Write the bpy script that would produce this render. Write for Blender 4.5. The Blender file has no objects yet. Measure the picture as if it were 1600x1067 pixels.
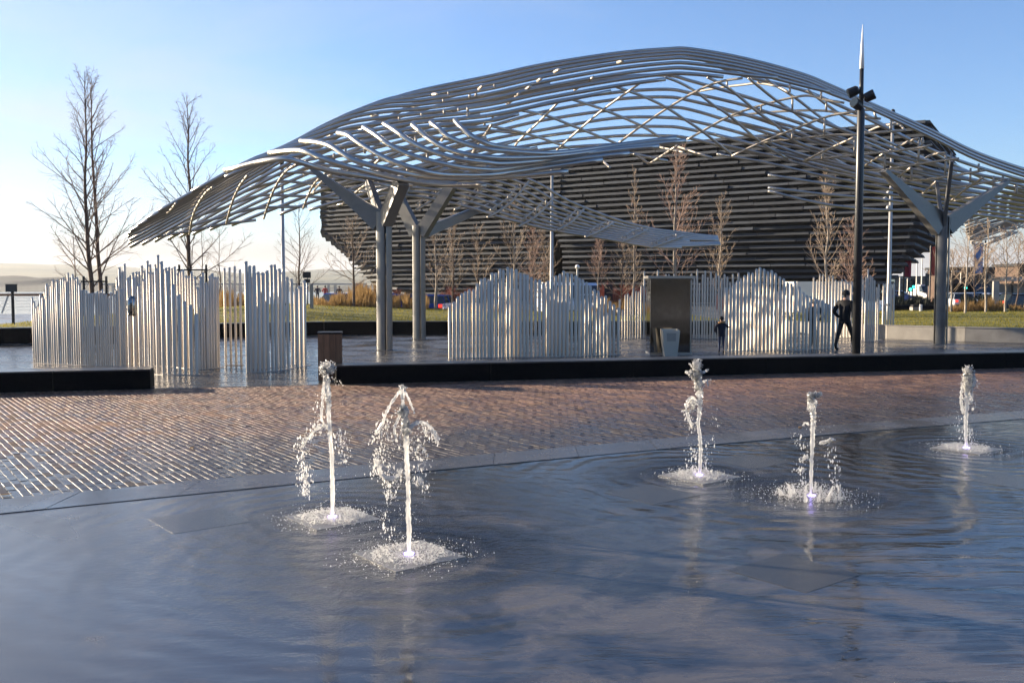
import bpy, bmesh, math, random
from mathutils import Vector, Matrix, noise as mnoise
random.seed(11)
R = math.radians
S = bpy.context.scene
COL = S.collection

# ------------------------------------------------------------------ camera, sky, sun, exposure
CAMH, F, CX, CY, HOR = 1.9, 1500.0, 800.0, 533.5, 448.0
PITCH = math.atan((CY - HOR) / F)
cam = bpy.data.cameras.new("camera"); camo = bpy.data.objects.new("camera", cam); COL.objects.link(camo)
cam.sensor_width = 36; cam.lens = 36 * F / 1600.0
cam.clip_start = 0.1; cam.clip_end = 12000
camo.location = (0, 0, CAMH); camo.rotation_euler = (math.pi / 2 - PITCH, 0, 0)
S.camera = camo
SUN_EL, SUN_AZ = R(14.2), R(-67)          # azimuth measured clockwise from +Y (view axis): the sun is to the left, beyond the plaza
sd = Vector((math.sin(SUN_AZ) * math.cos(SUN_EL), math.cos(SUN_AZ) * math.cos(SUN_EL), math.sin(SUN_EL)))
sl = bpy.data.lights.new("sun", 'SUN'); sl.energy = 5.0; sl.angle = R(0.6); sl.color = (1.0, 0.83, 0.62)
so = bpy.data.objects.new("sun", sl); COL.objects.link(so); so.rotation_euler = sd.to_track_quat('Z', 'Y').to_euler(); so.location = sd * 50
W = bpy.data.worlds.new("World"); S.world = W; W.use_nodes = True
wn, wl = W.node_tree.nodes, W.node_tree.links
for n in list(wn): wn.remove(n)
def wnode(t, **k):
    n = wn.new(t)
    for a, v in k.items(): setattr(n, a, v)
    return n
def wmath(op, a, b=None, c=None, clamp=False):
    n = wn.new('ShaderNodeMath'); n.operation = op; n.use_clamp = clamp
    for i, v in enumerate((a, b, c)):
        if v is None: continue
        if isinstance(v, (int, float)): n.inputs[i].default_value = v
        else: wl.new(v, n.inputs[i])
    return n.outputs[0]
sky = wnode('ShaderNodeTexSky', sky_type='NISHITA', sun_disc=False)
sky.sun_elevation = SUN_EL; sky.sun_rotation = SUN_AZ; sky.air_density = 1.0; sky.dust_density = 0.3; sky.ozone_density = 2.5; sky.altitude = 0
tc = wnode('ShaderNodeTexCoord'); sep = wnode('ShaderNodeSeparateXYZ'); wl.new(tc.outputs['Generated'], sep.inputs[0])
dz = wmath('MAXIMUM', sep.outputs[2], 0.0)
den = wmath('ADD', dz, 0.09)
u_, v_ = wmath('DIVIDE', sep.outputs[0], den), wmath('DIVIDE', sep.outputs[1], den)
cmb = wnode('ShaderNodeCombineXYZ'); wl.new(wmath('MULTIPLY', u_, 0.55), cmb.inputs[0]); wl.new(wmath('MULTIPLY', v_, 1.0), cmb.inputs[1])
nz = wnode('ShaderNodeTexNoise'); nz.inputs['Scale'].default_value = 0.55; nz.inputs['Detail'].default_value = 7; nz.inputs['Roughness'].default_value = 0.55; nz.inputs['Distortion'].default_value = 0.5
wl.new(cmb.outputs[0], nz.inputs['Vector'])
# nearness to the sun's bearing: thin high cloud is densest and brightest on that side
dt = wnode('ShaderNodeVectorMath', operation='DOT_PRODUCT'); wl.new(tc.outputs['Generated'], dt.inputs[0])
dt.inputs[1].default_value = Vector((math.sin(SUN_AZ), math.cos(SUN_AZ), 0.12)).normalized()
near = wmath('SMOOTH_MIN', 1.0, wmath('MAXIMUM', dt.outputs['Value'], 0.0), 0.05)
near2 = wmath('POWER', near, 3.0)
cov = wmath('MULTIPLY_ADD', near2, 0.80, wmath('MULTIPLY_ADD', nz.outputs['Fac'], 1.7, -0.97))
mask = wmath('MULTIPLY', wmath('MULTIPLY', cov, 1.9, clamp=True), 0.9)
cr = wnode('ShaderNodeMixRGB'); cr.inputs[1].default_value = (3.6, 3.95, 4.5, 1); cr.inputs[2].default_value = (5.3, 4.65, 3.5, 1); wl.new(wmath('POWER', near, 9.0), cr.inputs[0])
mx = wnode('ShaderNodeMixRGB'); wl.new(mask, mx.inputs[0]); tint = wnode('ShaderNodeMixRGB', blend_type='MULTIPLY'); tint.inputs[0].default_value = 1; tint.inputs[2].default_value = (0.77, 0.93, 1.20, 1); wl.new(sky.outputs[0], tint.inputs[1]); wl.new(tint.outputs[0], mx.inputs[1]); wl.new(cr.outputs[0], mx.inputs[2])
# grey stratus bank low over the far shore
lowb = wmath('DIVIDE', wmath('SUBTRACT', 0.066, dz), 0.036, clamp=True)
nz2 = wnode('ShaderNodeTexNoise'); nz2.inputs['Scale'].default_value = 3.0; nz2.inputs['Detail'].default_value = 5
mp = wnode('ShaderNodeMapping'); mp.inputs['Scale'].default_value = (1, 1, 9); wl.new(tc.outputs['Generated'], mp.inputs[0]); wl.new(mp.outputs[0], nz2.inputs['Vector'])
lowm = wmath('MULTIPLY', wmath('MULTIPLY', lowb, wmath('ADD', nz2.outputs['Fac'], 0.55)), 0.95, clamp=True)
mx2 = wnode('ShaderNodeMixRGB'); wl.new(lowm, mx2.inputs[0]); wl.new(mx.outputs[0], mx2.inputs[1]); mx2.inputs[2].default_value = (2.75, 2.7, 2.62, 1)
bg = wnode('ShaderNodeBackground'); bg.inputs['Strength'].default_value = 0.063
wo = wnode('ShaderNodeOutputWorld'); wl.new(mx2.outputs[0], bg.inputs[0]); wl.new(bg.outputs[0], wo.inputs[0])
S.view_settings.view_transform = 'Standard'; S.view_settings.look = 'None'; S.view_settings.exposure = 1.66; S.view_settings.gamma = 1
S.view_settings.use_curve_mapping = False
S.render.engine = 'CYCLES'
S.cycles.max_bounces = 8; S.cycles.transparent_max_bounces = 8; S.cycles.use_denoising = True

# ------------------------------------------------------------------ helpers
_c, _s = math.cos(PITCH), math.sin(PITCH)
def ray(px, py):
    a, b = (px - CX) / F, (CY - py) / F
    return Vector((a, _c + b * _s, -_s + b * _c))
def U(px, py, Y):
    r = ray(px, py); return Vector((0, 0, CAMH)) + r * (Y / r.y)
def G(px, py, z=0.0):
    r = ray(px, py); return Vector((0, 0, CAMH)) + r * ((z - CAMH) / r.z)
def lerp(a, b, t): return a + (b - a) * t
def itp(x, pts):
    if x <= pts[0][0]: return pts[0][1]
    for (a, b), (c, d) in zip(pts, pts[1:]):
        if x <= c: return b + (d - b) * (x - a) / max(c - a, 1e-9)
    return pts[-1][1]
def crom(P, n=6):
    """Catmull-Rom through the points P, n steps per span."""
    if len(P) < 3: return [P[0].lerp(P[-1], i / n) for i in range(n + 1)]
    Q = [P[0] * 2 - P[1]] + list(P) + [P[-1] * 2 - P[-2]]
    out = []
    for i in range(1, len(Q) - 2):
        p0, p1, p2, p3 = Q[i - 1], Q[i], Q[i + 1], Q[i + 2]
        for k in range(n):
            t = k / n
            out.append(0.5 * ((2 * p1) + (p2 - p0) * t + (2 * p0 - 5 * p1 + 4 * p2 - p3) * t * t + (3 * p1 - p0 - 3 * p2 + p3) * t ** 3))
    out.append(P[-1].copy()); return out
ORG = {}
class MB:
    def __init__(self): self.v, self.f, self.m = [], [], []
    def quad(self, *p, mi=0):
        b = len(self.v); self.v += [Vector(q) for q in p]; self.f.append(tuple(range(b, b + len(p)))); self.m.append(mi)
    def hexa(self, c, mi=0):
        """c: 8 corners, bottom ring counter-clockwise then top ring."""
        b = len(self.v); self.v += [Vector(q) for q in c]
        for f in ((3, 2, 1, 0), (4, 5, 6, 7), (0, 1, 5, 4), (1, 2, 6, 5), (2, 3, 7, 6), (3, 0, 4, 7)):
            self.f.append(tuple(b + i for i in f)); self.m.append(mi)
    def box(self, c, s, rz=0.0, mi=0, tilt=None):
        M = Matrix.Rotation(rz, 3, 'Z')
        if tilt is not None: M = M @ tilt
        c = Vector(c); h = [x / 2 for x in s]
        self.hexa([c + M @ Vector((x * h[0], y * h[1], z * h[2])) for z in (-1, 1) for x, y in ((-1, -1), (1, -1), (1, 1), (-1, 1))], mi)
    def tube(self, P, r, seg=8, cap=True, mi=0):
        n = len(P); b = len(self.v)
        rr = r if isinstance(r, (list, tuple)) else [r] * n
        t0 = (P[1] - P[0]).normalized()
        a = t0.orthogonal().normalized()
        for i in range(n):
            t = (P[min(i + 1, n - 1)] - P[max(i - 1, 0)])
            t = t.normalized() if t.length > 1e-9 else t0
            a = (a - t * a.dot(t)); a = a.normalized() if a.length > 1e-6 else t.orthogonal().normalized()
            c = t.cross(a)
            for k in range(seg):
                w = 2 * math.pi * k / seg
                self.v.append(P[i] + (a * math.cos(w) + c * math.sin(w)) * rr[i])
        for i in range(n - 1):
            for k in range(seg):
                k2 = (k + 1) % seg
                self.f.append((b + i * seg + k, b + i * seg + k2, b + (i + 1) * seg + k2, b + (i + 1) * seg + k)); self.m.append(mi)
        if cap:
            self.f.append(tuple(b + k for k in reversed(range(seg)))); self.m.append(mi)
            self.f.append(tuple(b + (n - 1) * seg + k for k in range(seg))); self.m.append(mi)
    def prism(self, pts, z0, z1, mi=0):
        n = len(pts); b = len(self.v)
        self.v += [Vector((p[0], p[1], z0)) for p in pts] + [Vector((p[0], p[1], z1)) for p in pts]
        self.f.append(tuple(b + i for i in reversed(range(n)))); self.f.append(tuple(b + n + i for i in range(n))); self.m += [mi, mi]
        for i in range(n):
            j = (i + 1) % n; self.f.append((b + i, b + j, b + n + j, b + n + i)); self.m.append(mi)
    def ball(self, c, r, mi=0, nu=8, nv=6, sc=(1, 1, 1)):
        b = len(self.v); c = Vector(c)
        for j in range(nv + 1):
            th = math.pi * j / nv
            for i in range(nu):
                ph = 2 * math.pi * i / nu
                self.v.append(c + Vector((math.sin(th) * math.cos(ph) * sc[0], math.sin(th) * math.sin(ph) * sc[1], math.cos(th) * sc[2])) * r)
        for j in range(nv):
            for i in range(nu):
                i2 = (i + 1) % nu; self.f.append((b + j * nu + i, b + (j + 1) * nu + i, b + (j + 1) * nu + i2, b + j * nu + i2)); self.m.append(mi)
    def octa(self, c, r, sz=1.0):
        b = len(self.v); x, y, z = c
        self.v += [Vector((x + r, y, z)), Vector((x, y + r, z)), Vector((x - r, y, z)), Vector((x, y - r, z)), Vector((x, y, z + r * sz)), Vector((x, y, z - r * sz))]
        for i in range(4):
            j = (i + 1) % 4; self.f.append((b + i, b + j, b + 4)); self.f.append((b + j, b + i, b + 5)); self.m += [0, 0]
    def build(self, name, mats, parent=None, smooth=False, loc=None, kind=None, label=None, mesh_only=False):
        o0 = Vector(loc) if loc is not None else (ORG[parent.name] if parent is not None else Vector((0, 0, 0)))
        me = bpy.data.meshes.new(name)
        me.from_pydata([tuple(v - o0) for v in self.v], [], self.f)
        for m in (mats if isinstance(mats, (list, tuple)) else [mats]): me.materials.append(m)
        if any(self.m): me.polygons.foreach_set('material_index', self.m)
        if smooth: me.polygons.foreach_set('use_smooth', [True] * len(self.f))
        me.update()
        if mesh_only: return me
        o = bpy.data.objects.new(name, me); COL.objects.link(o)
        if parent is not None: o.parent = parent; o.location = o0 - ORG[parent.name]; ORG[o.name] = o0
        else: o.location = o0; ORG[o.name] = o0
        if kind: o['kind'] = kind
        if label: o['label'] = label
        return o
def tag(o, label, cat, group=None):
    o['label'] = label; o['category'] = cat
    if group: o['group'] = group
    return o
def thing(name, loc, label, cat, group=None):
    o = bpy.data.objects.new(name, None); COL.objects.link(o); o.location = Vector(loc); o.empty_display_size = 0.3
    ORG[o.name] = Vector(loc); return tag(o, label, cat, group)
def copy_thing(src, loc, label, rz=None, sc=None):
    c = src.copy(); COL.objects.link(c); c.location = Vector(loc); c['label'] = label; ORG[c.name] = Vector(loc)
    if rz is not None: c.rotation_euler = (0, 0, rz)
    if sc is not None: c.scale = (sc, sc, sc)
    def rec(a, b):
        for ch in a.children:
            d = ch.copy(); COL.objects.link(d); d.parent = b; rec(ch, d)
    rec(src, c); return c

# ------------------------------------------------------------------ materials
def mat(name, col, rough=0.6, metal=0.0, var=0.0, vscale=3.0, bump=0.0, bscale=20.0, rvar=0.0, emit=None, estr=0, spec=0.5, trans=0.0, ior=1.45, col2=None, stretch=None):
    m = bpy.data.materials.new(name); m.use_nodes = True; n, l = m.node_tree.nodes, m.node_tree.links
    b = n['Principled BSDF']; b.inputs['Base Color'].default_value = (*col, 1); b.inputs['Roughness'].default_value = rough; b.inputs['Metallic'].default_value = metal
    b.inputs['Specular IOR Level'].default_value = spec; b.inputs['IOR'].default_value = ior; b.inputs['Transmission Weight'].default_value = trans
    if emit: b.inputs['Emission Color'].default_value = (*emit, 1); b.inputs['Emission Strength'].default_value = estr
    if var or bump or rvar or col2:
        t = n.new('ShaderNodeTexCoord'); src = t.outputs['Object']
        if stretch:
            mpn = n.new('ShaderNodeMapping'); mpn.inputs['Scale'].default_value = stretch; l.new(src, mpn.inputs[0]); src = mpn.outputs[0]
    if var or col2 or rvar:
        nz = n.new('ShaderNodeTexNoise'); nz.inputs['Scale'].default_value = vscale; nz.inputs['Detail'].default_value = 5; nz.inputs['Roughness'].default_value = 0.65; l.new(src, nz.inputs['Vector'])
        ramp = n.new('ShaderNodeValToRGB'); l.new(nz.outputs['Fac'], ramp.inputs[0])
        c2 = col2 if col2 else tuple(min(1, c * (1 + var)) for c in col); c1 = col if col2 else tuple(c * (1 - var) for c in col)
        ramp.color_ramp.elements[0].position = 0.36; ramp.color_ramp.elements[1].position = 0.66
        ramp.color_ramp.elements[0].color = (*c1, 1); ramp.color_ramp.elements[1].color = (*c2, 1)
        if var or col2: l.new(ramp.outputs[0], b.inputs['Base Color'])
        if rvar:
            mr = n.new('ShaderNodeMapRange'); mr.inputs['From Min'].default_value = 0.35; mr.inputs['From Max'].default_value = 0.68
            mr.inputs['To Min'].default_value = max(0.02, rough - rvar); mr.inputs['To Max'].default_value = min(1, rough + rvar)
            l.new(nz.outputs['Fac'], mr.inputs[0]); l.new(mr.outputs[0], b.inputs['Roughness'])
    if bump:
        nb = n.new('ShaderNodeTexNoise'); nb.inputs['Scale'].default_value = bscale; nb.inputs['Detail'].default_value = 4; l.new(src, nb.inputs['Vector'])
        bp = n.new('ShaderNodeBump'); bp.inputs['Strength'].default_value = bump; bp.inputs['Distance'].default_value = 0.02; l.new(nb.outputs['Fac'], bp.inputs['Height']); l.new(bp.outputs[0], b.inputs['Normal'])
    return m
def rand_tint(m, lo, hi):
    """Multiply the base colour by a random value per object island (bricks, slabs, planks)."""
    n, l = m.node_tree.nodes, m.node_tree.links; b = n['Principled BSDF']
    g = n.new('ShaderNodeNewGeometry'); mr = n.new('ShaderNodeMapRange'); mr.inputs['To Min'].default_value = lo; mr.inputs['To Max'].default_value = hi
    oi = n.new('ShaderNodeObjectInfo'); ad = n.new('ShaderNodeMath'); ad.operation = 'ADD'; fr = n.new('ShaderNodeMath'); fr.operation = 'FRACT'
    l.new(g.outputs['Random Per Island'], ad.inputs[0]); l.new(oi.outputs['Random'], ad.inputs[1]); l.new(ad.outputs[0], fr.inputs[0]); l.new(fr.outputs[0], mr.inputs[0])
    mxn = n.new('ShaderNodeMixRGB'); mxn.blend_type = 'MULTIPLY'; mxn.inputs[0].default_value = 1
    if b.inputs['Base Color'].is_linked: l.new(b.inputs['Base Color'].links[0].from_socket, mxn.inputs[1])
    else: mxn.inputs[1].default_value = b.inputs['Base Color'].default_value
    l.new(mr.outputs[0], mxn.inputs[2]); l.new(mxn.outputs[0], b.inputs['Base Color']); return m
M = {}
M['steel'] = mat('brushed_steel', (0.53, 0.51, 0.475), 0.34, 1.0, var=0.05, vscale=0.7, rvar=0.03)
M['steel_thin'] = mat('dull_steel', (0.42, 0.38, 0.33), 0.45, 0.4, var=0.08, vscale=1)
M['pipe'] = mat('satin_stainless', (0.56, 0.50, 0.42), 0.45, 0.22, var=0.08, vscale=2.5, rvar=0.08, stretch=(6, 6, 0.6))
M['steel_dim'] = mat('shaded_steel', (0.20, 0.19, 0.175), 0.45, 0.6, var=0.1, vscale=1)  # darker copy of the pipe steel, underside shade put into its colour
M['column'] = mat('column_steel', (0.17, 0.168, 0.163), 0.40, 0.6, var=0.12, vscale=2, rvar=0.1)
M['mirror'] = mat('mirror_steel', (0.25, 0.25, 0.25), 0.10, 1.0, rvar=0.05, vscale=1.5)
M['binsteel'] = mat('bin_steel', (0.62, 0.57, 0.48), 0.42, 0.5)
M['granite'] = mat('black_granite', (0.006, 0.006, 0.0065), 0.5, bump=0.05, bscale=90, var=0.3, vscale=14, spec=0.04)
M['granite_top'] = mat('honed_granite', (0.05, 0.05, 0.052), 0.28, bump=0.05, bscale=90, var=0.25, vscale=8)
M['brick'] = rand_tint(mat('wet_clay_brick', (0.108, 0.055, 0.033), 0.38, var=0.0, col2=(0.172, 0.094, 0.058), vscale=1.1, rvar=0.14, bump=0.10, bscale=60), 0.55, 1.35)
M['joint'] = mat('wet_joint_sand', (0.10, 0.085, 0.065), 0.16, rvar=0.1, vscale=2.5, bump=0.12, bscale=70)
M['slab'] = rand_tint(mat('wet_plaza_slab', (0.050, 0.050, 0.054), 0.26, col2=(0.085, 0.082, 0.08), vscale=0.6, rvar=0.16, bump=0.06, bscale=40), 0.75, 1.3)
M['kerb'] = rand_tint(mat('kerb_stone', (0.06, 0.06, 0.066), 0.24, col2=(0.085, 0.085, 0.09), vscale=1.2, rvar=0.12, bump=0.05, bscale=50), 0.85, 1.15)
M['plate'] = mat('speckled_plate', (0.13, 0.13, 0.125), 0.30, col2=(0.24, 0.235, 0.22), vscale=60, bump=0.2, bscale=120)
M['concrete'] = mat('pale_concrete', (0.30, 0.28, 0.25), 0.75, var=0.14, vscale=2, bump=0.08, bscale=30)
M['plank'] = rand_tint(mat('cast_stone_plank', (0.047, 0.054, 0.064), 0.8, var=0.2, vscale=0.8, bump=0.15, bscale=6), 0.75, 1.2)
M['darkwall'] = mat('dark_wall', (0.012, 0.012, 0.013), 0.7, var=0.2, vscale=0.3)
M['glass'] = mat('window_glass', (0.02, 0.03, 0.04), 0.06, spec=0.8)
M['bark'] = mat('brown_bark', (0.10, 0.068, 0.052), 0.85, var=0.35, vscale=7)
M['birch'] = mat('pale_bark', (0.38, 0.33, 0.27), 0.8, col2=(0.16, 0.13, 0.105), vscale=9, stretch=(1, 1, 0.35))
M['twig'] = mat('dark_twig', (0.15, 0.10, 0.078), 0.8)
M['twig_tan'] = mat('tan_twig', (0.27, 0.205, 0.15), 0.8)
M['twig_red'] = mat('red_twig', (0.25, 0.165, 0.13), 0.8)
M['wood'] = rand_tint(mat('larch_slat', (0.20, 0.10, 0.05), 0.55, var=0.25, vscale=5, stretch=(8, 8, 0.7)), 0.8, 1.2)
def leafy(m, k=.5):
    """thin blades let the low sun through: half of the light passes as translucent"""
    n, l = m.node_tree.nodes, m.node_tree.links; b = n['Principled BSDF']; t = n.new('ShaderNodeBsdfTranslucent'); x = n.new('ShaderNodeMixShader'); x.inputs[0].default_value = k
    if b.inputs['Base Color'].is_linked: l.new(b.inputs['Base Color'].links[0].from_socket, t.inputs[0])
    else: t.inputs[0].default_value = b.inputs['Base Color'].default_value
    l.new(b.outputs[0], x.inputs[1]); l.new(t.outputs[0], x.inputs[2]); l.new(x.outputs[0], n['Material Output'].inputs[0]); return m
M['grass'] = mat('lawn_blades', (0.19, 0.18, 0.018), 0.7, col2=(0.31, 0.25, 0.035), vscale=0.8)
M['turf'] = mat('turf_soil', (0.13, 0.125, 0.02), 0.9, var=0.3, vscale=4, bump=0.5, bscale=12)
M['tan_grass'] = rand_tint(mat('dry_grass_blades', (0.34, 0.22, 0.09), 0.7), 0.6, 1.2)
M['dogwood'] = rand_tint(mat('dogwood_stems', (0.16, 0.045, 0.03), 0.7), 0.6, 1.3)
leafy(M['grass']); leafy(M['tan_grass']); leafy(M['dogwood'], .3)
M['evergreen'] = rand_tint(mat('dark_leaf', (0.018, 0.022, 0.012), 0.6), 0.6, 1.3)
M['black'] = mat('black_paint', (0.010, 0.010, 0.011), 0.45)
M['grey_metal'] = mat('dark_grey_paint', (0.035, 0.037, 0.04), 0.38, 0.2)
M['galv'] = mat('pale_pole_paint', (0.42, 0.41, 0.39), 0.4, 0.4)
M['white'] = mat('white_paint', (0.75, 0.75, 0.73), 0.35)
M['diffuser'] = mat('opal_spike', (0.80, 0.80, 0.78), 0.25)
M['quay'] = mat('quay_paving', (0.22, 0.21, 0.20), 0.35, var=0.15, vscale=0.4, rvar=0.15)
M['asphalt'] = mat('asphalt', (0.05, 0.05, 0.052), 0.6, var=0.2, vscale=0.7)
M['cloth_black'] = mat('black_cloth', (0.010, 0.010, 0.012), 0.85, var=0.2, vscale=9)
M['cloth_navy'] = mat('navy_cloth', (0.014, 0.016, 0.03), 0.85)
M['cloth_red'] = mat('red_cloth', (0.45, 0.04, 0.03), 0.8)
M['denim'] = mat('denim', (0.03, 0.045, 0.09), 0.85)
M['skin'] = mat('skin', (0.45, 0.26, 0.19), 0.55)
M['hair'] = mat('dark_hair', (0.015, 0.011, 0.009), 0.6)
M['fur'] = mat('tan_fur', (0.40, 0.22, 0.09), 0.9, bump=0.6, bscale=60)
M['tyre'] = mat('tyre', (0.012, 0.012, 0.012), 0.8)
M['lampred'] = mat('red_lens', (0.5, 0.01, 0.01), 0.2, emit=(1, 0.05, 0.03), estr=0.6)
M['lampgreen'] = mat('green_signal', (0.0, 0.3, 0.2), 0.3, emit=(0.05, 1.0, 0.75), estr=1.6)
M['lamphead'] = mat('clear_lens', (0.7, 0.7, 0.7), 0.1)
# ------------------------------------------------------------------ ground, river, hills
def sheet(name, pts, z, m, kind='structure'):
    b = MB(); b.quad(*[(p[0], p[1], z) for p in pts]); o = b.build(name, m); o['kind'] = kind; return o
M['river'] = mat('river_water', (0.03, 0.035, 0.04), 0.12, bump=0.25, bscale=0.35, spec=0.5)
M['hill'] = mat('hill_fields', (0.035, 0.055, 0.025), 0.95, col2=(0.16, 0.15, 0.07), vscale=0.0035, stretch=(1, 1, 1))
M['wood_hill'] = mat('wooded_shore', (0.022, 0.028, 0.018), 0.95, var=0.5, vscale=0.02)
sheet('ground', [(-90, -60), (3000, -60), (3000, 5000), (140, 5000), (90, 140), (-20, 138), (-26, 70), (-90, 62)], -0.06, M['quay'])
sheet('river', [(-6000, 60), (-91, 60), (-27, 71), (-21, 139), (6000, 139), (6000, 7000), (-6000, 7000)], -3.0, M['river'])
def hills(name, m, prof, Y0, Y1, rough, x0, x1, nx=120, ny=8, seed=0.0):
    b = MB()
    for j in range(ny + 1):
        t = j / ny; Y = lerp(Y0, Y1, t)
        for i in range(nx + 1):
            px = lerp(x0, x1, i / nx); X = (px - CX) / F * Y1
            zt = U(px, itp(px, prof), Y1).z
            h = lerp(-3.2, zt, math.sin(t * math.pi / 2) ** 1.2) + (mnoise.noise(Vector((X * 0.006 + seed, Y * 0.004, 0))) * rough + mnoise.noise(Vector((X * 0.04, Y * 0.03, seed))) * rough * 0.45) * min(1, t * 1.5)
            b.v.append(Vector((X, Y, h)))
    for j in range(ny):
        for i in range(nx):
            a = j * (nx + 1) + i; b.f.append((a, a + 1, a + nx + 2, a + nx + 1)); b.m.append(0)
    n = nx + 1; base = len(b.v)                                   # a back slope so the hill is a solid landform
    for i in range(n): p = b.v[ny * n + i]; b.v.append(Vector((p.x, Y1 * 1.25, -3.2)))
    for i in range(nx): b.f.append((ny * n + i, ny * n + i + 1, base + i + 1, base + i)); b.m.append(0)
    o = b.build(name, m, smooth=True); o['kind'] = 'structure'; return o
hills('hills', M['hill'], [(-700, 421), (-300, 416), (0, 417), (100, 415), (200, 418), (330, 424), (430, 430), (490, 428), (550, 423), (600, 427), (760, 431), (1100, 434), (1400, 433), (1800, 434)], 1500, 3800, 9, -800, 1900, 160)
hills('wooded_shore', M['wood_hill'], [(-600, 434), (-60, 430), (0, 431), (40, 434), (70, 441), (95, 437), (130, 446), (200, 450), (480, 447), (560, 444), (640, 447), (1000, 449)], 900, 1250, 5, -700, 1100, 170, seed=4.0)

# ------------------------------------------------------------------ fountain basin, kerb, brick paving, plaza
def fk(x): return 10.98 + 0.515 * x - 0.006 * x * x            # outer edge of the kerb strip
def gk(x): return 18.6 + 0.25 * (x + 3.4)                       # edge between the brick paving and the slab plaza
KW = 0.70
JETS = [(519, 808), (639, 866), (1093, 743), (1268, 775), (1510, 700)]
JP = [G(*j) for j in JETS]
def basin_material():
    m = bpy.data.materials.new('wet_basin_stone'); m.use_nodes = True; n, l = m.node_tree.nodes, m.node_tree.links; b = n['Principled BSDF']
    def mth(op, a, b2=None, c=None, clamp=False):
        k = n.new('ShaderNodeMath'); k.operation = op; k.use_clamp = clamp
        for i, v in enumerate((a, b2, c)):
            if v is None: continue
            if isinstance(v, (int, float)): k.inputs[i].default_value = v
            else: l.new(v, k.inputs[i])
        return k.outputs[0]
    tc = n.new('ShaderNodeTexCoord'); P = tc.outputs['Object']
    def noise(scale, det=4, stretch=None, dist=0.0, rough=0.55):
        t = n.new('ShaderNodeTexNoise'); t.inputs['Scale'].default_value = scale; t.inputs['Detail'].default_value = det; t.inputs['Distortion'].default_value = dist; t.inputs['Roughness'].default_value = rough
        if stretch:
            q = n.new('ShaderNodeMapping'); q.inputs['Scale'].default_value = stretch; q.inputs['Rotation'].default_value = (0, 0, R(-20)); l.new(P, q.inputs[0]); l.new(q.outputs[0], t.inputs['Vector'])
        else: l.new(P, t.inputs['Vector'])
        return t.outputs['Fac']
    big = noise(0.35, 5, dist=0.8)
    wobv = noise(0.9, 3)
    h = None; act = None
    for k, p in enumerate(JP):
        d = n.new('ShaderNodeVectorMath'); d.operation = 'DISTANCE'; l.new(P, d.inputs[0]); d.inputs[1].default_value = (p.x, p.y, 0)
        dd = mth('MULTIPLY_ADD', wobv, 0.55, d.outputs['Value'])
        ring = mth('SINE', mth('MULTIPLY', dd, (27.0, 23.0, 26.0, 19.0, 26.0)[k]))
        fall = mth('POWER', 2.718, mth('MULTIPLY', d.outputs['Value'], -(0.95, 0.8, 0.8, 0.62, 0.75)[k]))
        r = mth('MULTIPLY', ring, fall); h = r if h is None else mth('ADD', h, r)
        ch = mth('POWER', 2.718, mth('MULTIPLY', d.outputs['Value'], -(2.0, 1.6, 2.2, 2.2, 2.2)[k])); act = ch if act is None else mth('ADD', act, ch)
    chop = mth('MULTIPLY', mth('SUBTRACT', noise(16, 4, rough=0.7), 0.5), mth('MULTIPLY', act, 3.0))
    # flowing ripples, stronger on the right of the basin where the water film is deeper
    sp = n.new('ShaderNodeSeparateXYZ'); l.new(P, sp.inputs[0])
    right = mth('MULTIPLY_ADD', sp.outputs[0], 0.16, 0.40, clamp=True)
    flow = mth('MULTIPLY', mth('SUBTRACT', noise(2.6, 3, (0.5, 2.4, 1), 0.9), 0.5), mth('MULTIPLY_ADD', right, 0.75, 0.03))
    fine = mth('MULTIPLY', noise(70, 2), 0.012)
    tot = mth('ADD', mth('ADD', mth('MULTIPLY', h, 0.42), chop), mth('ADD', flow, fine))
    bp = n.new('ShaderNodeBump'); bp.inputs['Strength'].default_value = 1.0; bp.inputs['Distance'].default_value = 0.0115; l.new(tot, bp.inputs['Height']); l.new(bp.outputs[0], b.inputs['Normal'])
    # thin or missing water film: matter, paler stone in ragged patches, mostly in the middle of the near side
    ctr = n.new('ShaderNodeVectorMath'); ctr.operation = 'DISTANCE'; l.new(P, ctr.inputs[0]); ctr.inputs[1].default_value = (1.3, 5.4, 0)
    region = mth('SUBTRACT', 1.0, mth('MULTIPLY', ctr.outputs['Value'], 0.24), clamp=True)
    patch = mth('SUBTRACT', mth('ADD', noise(1.15, 7, (1, 1.3, 1), 0.6, 0.68), mth('MULTIPLY', region, 0.20)), 0.60)
    dry = mth('MULTIPLY', patch, 7.0, clamp=True)
    mr = n.new('ShaderNodeMapRange'); mr.inputs['From Min'].default_value = 0.40; mr.inputs['From Max'].default_value = 0.62; mr.inputs['To Min'].default_value = 0.01; mr.inputs['To Max'].default_value = 0.05
    l.new(big, mr.inputs[0]); lft = mth('MULTIPLY_ADD', sp.outputs[0], -0.30, -0.10, clamp=True)      # rougher and paler towards the left: bright sky reflection put into the colour
    l.new(mth('ADD', mth('MULTIPLY_ADD', dry, 0.20, mr.outputs[0]), mth('MULTIPLY', lft, mth('MULTIPLY', big, 0.42))), b.inputs['Roughness'])
    rp = n.new('ShaderNodeValToRGB'); l.new(noise(0.8, 6, rough=0.7), rp.inputs[0]); rp.color_ramp.elements[0].position = 0.38; rp.color_ramp.elements[1].position = 0.68
    rp.color_ramp.elements[0].color = (0.010, 0.010, 0.010, 1); rp.color_ramp.elements[1].color = (0.040, 0.038, 0.036, 1)
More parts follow.
